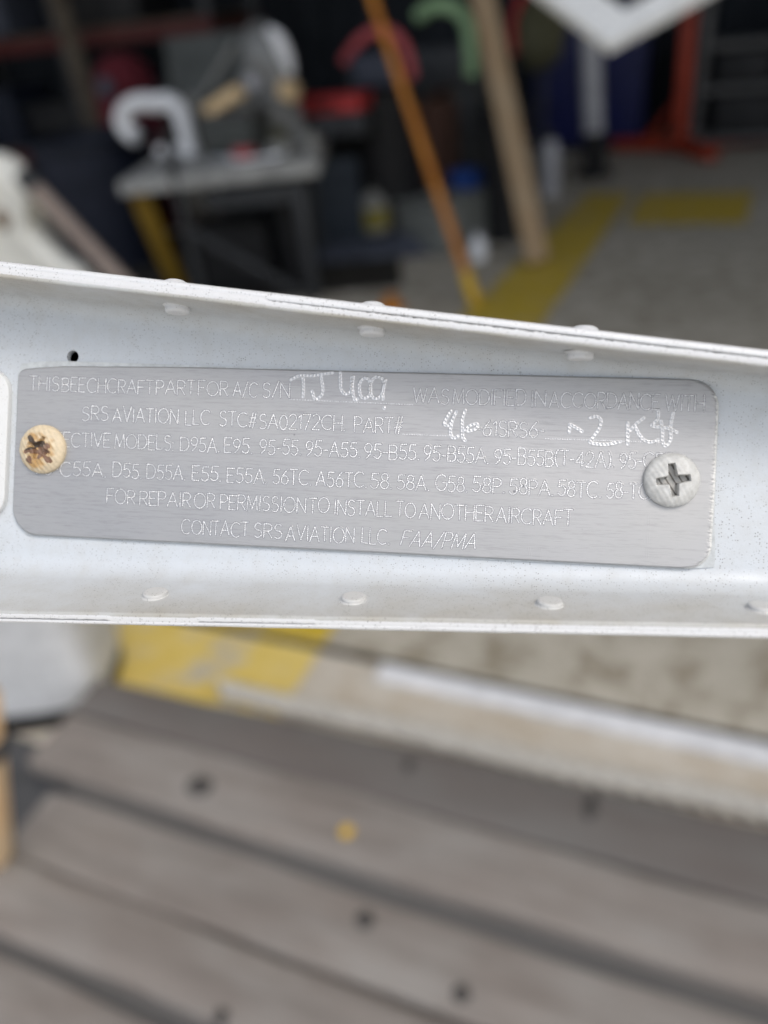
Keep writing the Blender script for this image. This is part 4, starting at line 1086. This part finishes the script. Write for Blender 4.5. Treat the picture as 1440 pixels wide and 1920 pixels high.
HAND = [
 ('engraved_serial', 'serial number scratched by hand in large dotted strokes', [[(-15.25, 16.13), (-13.44, 16.97), (-10.88, 17.03), (-7.14, 17.7)], [(-12.92, 16.78), (-12.73, 14.78), (-12.75, 12.88)], [(-9.44, 16.76), (-9.02, 14.17), (-9.58, 13.06), (-10.49, 12.73), (-11.06, 14.12)], [(-5.83, 17.83), (-5.76, 16.24), (-5.58, 14.55), (-4.63, 13.68), (-3.66, 14.49), (-3.66, 16.78)], [(-3.36, 16.99), (-3.49, 15.29), (-3.2, 13.31), (-2.77, 12.63), (-2.38, 12.93)], [(-1.24, 16.83), (-2.01, 16.12), (-2.16, 14.83), (-1.79, 13.35), (-0.87, 13.07), (-0.11, 13.88), (-0.07, 15.37), (-0.53, 16.55), (-1.24, 16.83)], [(2.51, 15.73), (1.97, 16.8), (0.76, 16.97), (0.0, 16.07), (-0.14, 14.58), (0.42, 13.2), (1.43, 13.13), (2.18, 14.14), (2.51, 15.73)], [(2.68, 16.52), (2.27, 14.44), (2.34, 12.85)], [(2.6, 11.38), (2.71, 11.18)]]),
 ('engraved_number', 'part number scratched by hand in the second line', [[(14.95, 11.12), (14.05, 9.53), (13.89, 8.64), (14.68, 8.47), (15.4, 9.86), (15.93, 11.04)], [(15.57, 10.35), (15.15, 8.87), (15.0, 7.79), (15.15, 6.62), (15.76, 6.15), (16.51, 6.66)], [(17.48, 11.28), (17.07, 9.61), (17.14, 7.95), (17.31, 6.3), (17.82, 5.73)], [(17.64, 7.58), (18.38, 8.48), (19.62, 8.9), (19.84, 8.23), (18.99, 7.72), (17.94, 7.49)]]),
 ('engraved_suffix', 'suffix scratched by hand at the right of the second line', [[(36.18, 9.29), (37.43, 8.66), (38.49, 8.02)], [(36.15, 7.95), (36.2, 9.0)], [(39.59, 10.54), (40.69, 10.85), (41.56, 10.21), (41.34, 8.77), (40.48, 7.31), (39.78, 6.24), (41.28, 5.91), (43.14, 5.97), (45.15, 6.51)], [(46.2, 9.87), (46.28, 7.87), (46.36, 6.07)], [(48.91, 10.8), (47.76, 9.82), (46.54, 8.36)], [(47.61, 9.05), (48.21, 7.93), (49.08, 6.92), (50.29, 6.58), (51.55, 7.0)], [(51.32, 12.19), (51.29, 10.68), (50.34, 9.42), (52.63, 9.2), (54.66, 8.42)], [(53.88, 11.88), (53.53, 9.51), (53.63, 7.16), (52.86, 6.0), (52.28, 6.83), (52.21, 8.53), (51.85, 10.41)]])]
for nm, lb, st in HAND: LINES.append((nm, lb, st, 'hand'))
LINES.append(('engraved_rule', 'dotted blank rules under the hand scratched numbers', [[(-15.2, 12.5), (8.13, 12.11)], [(6.39, 6.65), (15.15, 6.62)], [(32.06, 6.67), (52.29, 6.64)]], 'rule'))

GS = 0.075
gx = np.arange(-70.9, 62.0 + GS, GS); gy = np.arange(-16.2, 19.0 + GS, GS)
GX, GY = np.meshgrid(gx, gy)              # [iy, ix]
# rounded outline as a signed distance (inside positive), corners with their own radii
x_l, x_r = -70.35, 61.55
top = np.interp(GX, [-71, -66, -60.6, -35, 62], [17.0, 17.55, 17.97, 18.25, 17.9]); bot = -15.45
dl_, dr_, dt_, db_ = GX - x_l - .0, x_r - GX - .012 * (0 - GY).clip(0), top - GY, GY - bot
sd_ = np.minimum(np.minimum(dl_, dr_), np.minimum(dt_, db_))
for a_, b_, r_ in ((dl_, dt_, 1.6), (dr_, dt_, 5.0), (dr_, db_, 4.2), (dl_, db_, 5.6)):
    m_ = (a_ < r_) & (b_ < r_)
    sd_ = np.where(m_, r_ - np.hypot(r_ - a_, r_ - b_), sd_)
H = np.zeros_like(GX)
LAB = np.zeros(GX.shape, dtype=np.int32)
REACH = np.full(GX.shape, 9.0)      # distance to the nearest stroke
def stamp(px, py, rad, depth, burr, lab, tilt=(0, 0), lrad=None):
    k = int(math.ceil(rad * 2.1 / GS))
    ix, iy = int(round((px - gx[0]) / GS)), int(round((py - gy[0]) / GS))
    x0, x1, y0, y1 = max(ix - k, 0), min(ix + k + 1, len(gx)), max(iy - k, 0), min(iy + k + 1, len(gy))
    if x0 >= x1 or y0 >= y1: return
    dx = GX[y0:y1, x0:x1] - px; dy = GY[y0:y1, x0:x1] - py
    r = np.hypot(dx, dy)
    h = -depth * np.exp(-(r / (rad * .62)) ** 2) + burr * np.exp(-((r - rad * 1.05) / (rad * .38)) ** 2) * (1 + (dx * tilt[0] + dy * tilt[1]) / rad)
    H[y0:y1, x0:x1] += h
    if lab:
        REACH[y0:y1, x0:x1] = np.minimum(REACH[y0:y1, x0:x1], r)
        q = LAB[y0:y1, x0:x1]; q[r < (lrad or rad * 1.15)] = lab
def walk(st, step):
    P = [np.array(p) for p in st]; out_ = [P[0]]; rem = step
    for a_, b_ in zip(P, P[1:]):
        L_ = np.linalg.norm(b_ - a_); t_ = rem
        while t_ <= L_: out_.append(a_ + (b_ - a_) * t_ / max(L_, 1e-9)); t_ += step
        rem = t_ - L_
    return out_
for i, (nm, lb, sts, kind) in enumerate(LINES):
    for st in sts:
        if kind == 'type':
            for p in walk(st, .10): stamp(*(p + rng.normal(0, .008, 2)), .13, .016, .005, i + 1, lrad=.25)
            for p in walk(st, .34): stamp(*(p + rng.normal(0, .02, 2)), .15 + rng.normal(0, .018), .074 + rng.normal(0, .014), .028, i + 1, rng.normal(0, .5, 2), .25)
        elif kind == 'hand':
            sp_ = [(p.x, p.y) for p in smoothpath([(a_, b_, 0) for a_, b_ in st], 5)] if len(st) > 2 else st
            for p in walk(sp_, .14): stamp(*(p + rng.normal(0, .015, 2)), .22, .030, .012, i + 1, lrad=.24)
            for p in walk(sp_, .66): stamp(*(p + rng.normal(0, .03, 2)), .27 + rng.normal(0, .03), -.105, 0, i + 1, (0, 0), .23)
        else:
            for p in walk(st, .30): stamp(*(p + rng.normal(0, .02, 2)), .12, .035, .014, i + 1, lrad=.09)
# a long scratch beside the right screw, faint random handling marks
for x0, y0, x1, y1, d in ((51.2, 15.5, 51.4, 6.0, .018), (50.6, -6.0, 50.5, -14.0, .015), (-52, -11, -44, -11.4, .012), (0, -14.8, 5, -14.9, .02), (30, -13, 30.4, -15, .02), (32, -13, 32.2, -15, .02)):
    for p in walk([(x0, y0), (x1, y1)], .12): stamp(p[0], p[1], .14, d, d * .5, 0)
for k in range(420):
    a_, b_, l_ = rng.uniform(-70, 61), rng.uniform(-15, 18), rng.uniform(.6, 5)
    for p in walk([(a_, b_), (a_ + l_, b_ + rng.normal(0, .08))], .16): stamp(p[0], p[1], .13, .006, .003, 0)
# hand filed edges: soft bevel, ragged and bright along the right side
rag = .35 + .5 * np.clip((GX - 56) / 5, 0, 1) + .22 * np.sin(GY * 5.3 + np.sin(GY * 2.1) * 2) * np.clip((GX - 56) / 5, 0, 1)
H -= (.42 - .20 * np.clip((GX - 56) / 5, 0, 1)) * np.clip(1 - sd_ / rag, 0, 1) ** 1.6
H += np.clip((GX - 57) / 4, 0, 1) * np.clip(1 - sd_ / 1.3, 0, 1) * .03 * np.sin(GY * 9 + GX * 3 + 2 * np.sin(GY * 3.7))
# slight handling waviness of thin sheet
H += .05 * np.sin(GX * .09 + .6) * np.sin(GY * .16 + 1) + .02 * np.sin(GX * .31 + GY * .2)
EDGE = len(LINES) + 1
LAB[(sd_ < rag * .45 + .06 * np.sin(GY * 3.1)) & (GX > 57) & (GY < 15.2)] = EDGE
inside = sd_ > 0
cell = inside[:-1, :-1] & inside[1:, :-1] & inside[:-1, 1:] & inside[1:, 1:]
clab = np.maximum.reduce([LAB[:-1, :-1], LAB[1:, :-1], LAB[:-1, 1:], LAB[1:, 1:]])
nxg = len(gx)
idx = (np.arange(len(gy) - 1)[:, None] * nxg + np.arange(nxg - 1)[None, :])
quads = np.stack([idx, idx + 1, idx + nxg + 1, idx + nxg], -1)
VZ = PZ + H
ALLV = np.stack([GX, GY, VZ], -1).reshape(-1, 3)
def np_mesh(name, q, extra=None):
    used, inv = np.unique(q.reshape(-1), return_inverse=True)
    v = ALLV[used]; nf = len(q)
    loops = inv.astype(np.int32); starts = np.arange(0, nf * 4, 4, dtype=np.int32)
    if extra is not None:
        ev, ef = extra(used, v)
        base = len(v); v = np.concatenate([v, ev]); loops = np.concatenate([loops, ef.reshape(-1).astype(np.int32)])
        starts = np.arange(0, len(loops), 4, dtype=np.int32)
    me = bpy.data.meshes.new(name)
    me.vertices.add(len(v)); me.vertices.foreach_set('co', (v * MM).astype(np.float32).reshape(-1))
    me.loops.add(len(loops)); me.loops.foreach_set('vertex_index', loops)
    me.polygons.add(len(starts)); me.polygons.foreach_set('loop_start', starts)
    me.update(calc_edges=True)
    if extra is None:
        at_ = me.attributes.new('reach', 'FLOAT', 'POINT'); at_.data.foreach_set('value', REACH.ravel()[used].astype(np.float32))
    me.validate()
    me.polygons.foreach_set('use_smooth', np.ones(len(starts), dtype=bool))
    return me
def rim(used, v):
    """side wall: drop every outline edge of the sheet to the web"""
    c = np.pad(cell, 1)
    E_ = []
    iy, ix = np.nonzero(cell)
    for dy_, dx_, a_, b_ in ((-1, 0, (0, 0), (0, 1)), (1, 0, (1, 1), (1, 0)), (0, -1, (1, 0), (0, 0)), (0, 1, (0, 1), (1, 1))):
        o_ = ~c[iy + 1 + dy_, ix + 1 + dx_]
        E_.append(np.stack([(iy[o_] + a_[0]) * nxg + ix[o_] + a_[1], (iy[o_] + b_[0]) * nxg + ix[o_] + b_[1]], -1))
    E_ = np.concatenate(E_)
    bu_, binv = np.unique(E_.reshape(-1), return_inverse=True)
    hi_v = ALLV[bu_].copy(); lo_v = hi_v.copy(); lo_v[:, 2] = .12
    b2 = binv.reshape(-1, 2); hi = b2 + len(v); lo = b2 + len(v) + len(bu_)
    return np.concatenate([hi_v, lo_v]), np.stack([hi[:, 1], hi[:, 0], lo[:, 0], lo[:, 1]], -1)
def plink(name, me, mat, label=None):
    me.materials.append(mat)
    o = bpy.data.objects.new(name, me); COL.objects.link(o); o.parent = dp
    if label: o['label'] = label
    return o
plink('plate_sheet', np_mesh('plate_sheet', quads[cell & (clab == 0)], rim), M['plate'])
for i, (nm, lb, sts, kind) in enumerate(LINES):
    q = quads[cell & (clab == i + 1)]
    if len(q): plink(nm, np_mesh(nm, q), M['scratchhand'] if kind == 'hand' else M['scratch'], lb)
q = quads[cell & (clab == EDGE)]
plink('filed_edge', np_mesh('filed_edge', q), M['filed'], 'roughly filed bright right edge')

# ------------------------------------------------------------------ the two screws
def smooth01(t): t = np.clip(t, 0, 1); return t * t * (3 - 2 * t)
def recess(dx, dy, rot, arm, wid, depth, fill=0.0):
    c_, s_ = math.cos(rot), math.sin(rot)
    a_ = dx * c_ + dy * s_; b_ = -dx * s_ + dy * c_
    def slot(u, v):
        hw = wid * (1 - .30 * np.abs(u) / arm)
        return np.minimum(arm - np.abs(u), hw - np.abs(v))
    d = np.maximum(slot(a_, b_), slot(b_, a_))
    d = np.maximum(d, 1.30 - (np.abs(a_) ** .62 + np.abs(b_) ** .62) ** (1 / .62) * .52)       # flared inner corners
    r = np.hypot(dx, dy)
    return depth * smooth01((d + .05) / .34) * (1 - .35 * np.clip(r / arm, 0, 1)) * (1 - fill), d
def screw(cx_, cy_, rot, mat, label, rust):
    R0, HT = 4.75, 2.1
    nr, na = 120, 220
    rr = np.concatenate([np.linspace(0, 3.4, 84)[1:], np.linspace(3.4, R0, nr - 83)[1:]])
    aa = np.linspace(0, 2 * math.pi, na, endpoint=False)
    RRg, AA = np.meshgrid(rr, aa, indexing='ij')
    X0, Y0 = RRg * np.cos(AA), RRg * np.sin(AA)
    dome = lambda r: .55 + (HT - .55) * (1 - (np.clip(r, 0, R0) / R0) ** 2.6) ** .62
    if rust: dep, d = recess(X0, Y0, rot, 2.55, .62, 1.1)
    else: dep, d = recess(X0, Y0, rot, 2.9, .86, 1.75)
    z = dome(RRg) - dep
    lump = .035 * np.sin(X0 * 2.1 + 1) * np.sin(Y0 * 2.7) + .02 * np.sin(X0 * 6.3 + Y0 * 4.1)
    z = z + lump * (1.8 if rust else 1)
    v = [(cx_, cy_, PZ + dome(0) - (1.1 if rust else 1.75))]
    cols = [(0, 0, 0)]
    v += list(zip((X0 + cx_).ravel(), (Y0 + cy_).ravel(), (z + PZ).ravel()))
    n_r = len(rr)
    edge_i = 1 + (n_r - 1) * na
    base = len(v)
    for k in range(na): v.append((cx_ + R0 * 1.0 * math.cos(aa[k]), cy_ + R0 * math.sin(aa[k]), PZ - .25))
    f = [(0, 1 + k, 1 + (k + 1) % na) for k in range(na)]
    for i in range(n_r - 1):
        for k in range(na):
            a_, b_ = 1 + i * na + k, 1 + i * na + (k + 1) % na
            f.append((a_, a_ + na, b_ + na, b_))
    for k in range(na): f.append((edge_i + k, base + k, base + (k + 1) % na, edge_i + (k + 1) % na))
    root = bpy.data.objects.new('screw', None); root.empty_display_size = .005; COL.objects.link(root); root.parent = dp; root['label'] = label
    o = mmesh('screw_head', v, f, mat, root)
    # flow-rust colour worked out per vertex: a stain with its own shape, seeded by the corroded slot
    if rust:
        XA = np.concatenate([[0], X0.ravel(), R0 * np.cos(aa)]); YA = np.concatenate([[0], Y0.ravel(), R0 * np.sin(aa)])
        nz = .22 * np.sin(XA * 3.1 + 1.3 * np.sin(YA * 2.3)) + .18 * np.sin(YA * 4.7 + XA * 2.2) + .08 * np.sin(XA * 11 + YA * 7)
        def blob(x, y, rx, ry): return 1 - np.hypot((XA - x) / rx, (YA - y) / ry)
        def seg(x0, y0, x1, y1, r):
            t_ = np.clip(((XA - x0) * (x1 - x0) + (YA - y0) * (y1 - y0)) / ((x1 - x0) ** 2 + (y1 - y0) ** 2), 0, 1)
            return 1 - np.hypot(XA - x0 - t_ * (x1 - x0), YA - y0 - t_ * (y1 - y0)) / r
        brown = np.maximum.reduce([blob(.35, -.25, 1.75, 1.35), blob(1.3, .1, 1.1, 1.3), seg(-.3, -.5, -2.6, -.55, .55), blob(-2.0, -2.25, .95, .75), blob(1.9, -2.15, 1.0, .8), blob(.2, -1.4, .7, .7), seg(1.2, -1, 1.7, -2, .5)]) + nz * .8
        darkr = np.maximum.reduce([seg(-2.1, 2.1, -.9, 1.0, .75), seg(-1.2, 1.0, .9, .95, .75), blob(1.0, 1.25, .6, .7), seg(-1, .2, -2.6, -.3, .35), blob(-.9, .6, .8, .8)]) + nz * .5
        tan_ = np.maximum.reduce([blob(.1, -.3, 3.9, 3.9), blob(-.8, -2.8, 2.8, 1.5), blob(-1.2, 2.2, 2.2, 1.3)]) + nz * .55
        cream = np.array((.58, .48, .33)); tan_c = np.array((.43, .26, .10)); br = np.array((.165, .085, .05)); dk2 = np.array((.045, .025, .014))
        c = np.repeat(cream[None], len(XA), 0)
        for m_, col, a0, a1 in ((tan_, tan_c, .05, .62), (brown, br, .06, .30), (darkr, dk2, .2, .5)):
            k_ = smooth01((m_ - a0) / (a1 - a0))[:, None]
            c = c * (1 - k_) + col * k_
    else:
        XA = np.concatenate([[0], X0.ravel(), R0 * np.cos(aa)]); YA = np.concatenate([[0], Y0.ravel(), R0 * np.sin(aa)])
        dd = np.concatenate([[1], d.ravel(), -1 * np.ones(na)])
        nz = .5 + .5 * np.sin(XA * 2.3 + 1.7 * np.sin(YA * 1.9))
        c = np.array((.54, .54, .525))[None] * (1 - .12 * nz[:, None]) 
        k_ = smooth01((dd - .10) / .12)[:, None]
        c = c * (1 - k_) + np.array((.30, .295, .28))[None] * k_            # darker grey inside the cross slot
        k2_ = smooth01((dd - .1) / .1)[:, None] * smooth01((np.sin(XA * 5 + YA * 3.3) - .55) / .3)[:, None]
        c = c * (1 - k2_) + np.array((.05, .045, .04))[None] * k2_
    at_ = o.data.color_attributes.new('wear', 'FLOAT_COLOR', 'POINT')
    at_.data.foreach_set('color', np.concatenate([c, np.ones((len(c), 1))], 1).astype(np.float32).ravel())
    return o
def wearmat(name, rough):
    m, t, b = nodes_of(name)
    a_ = t.nodes.new('ShaderNodeAttribute'); a_.attribute_name = 'wear'
    v = coords(t)
    n1 = noise(t, v, 1500, 3); n2 = noise(t, v, 500, 3)
    c = mixc(t, ramp(t, n1, [(.35, .22), (.6, 0.)]), a_.outputs['Color'], (.25, .23, .19))
    t.links.new(c, b.inputs['Base Color']); b.inputs['Roughness'].default_value = rough
    ad = N(t, 'ShaderNodeMath', operation='ADD'); t.links.new(n1, ad.inputs[0]); t.links.new(n2, ad.inputs[1])
    bump(t, b, ad.outputs[0], .35, .00012)
    return m
x_, y_ = lift(-65.03, 1.61, 1.6)
screw(x_, y_, R_(-22), wearmat('rusted_cream_paint', .55), 'cream painted screw at the left with brown rust in its slot', True)
x_, y_ = lift(54.39, .1, 1.6)
screw(x_, y_, R_(9), wearmat('chalky_worn_paint', .5), 'pale grey painted cross head screw at the right, free of rust', False)
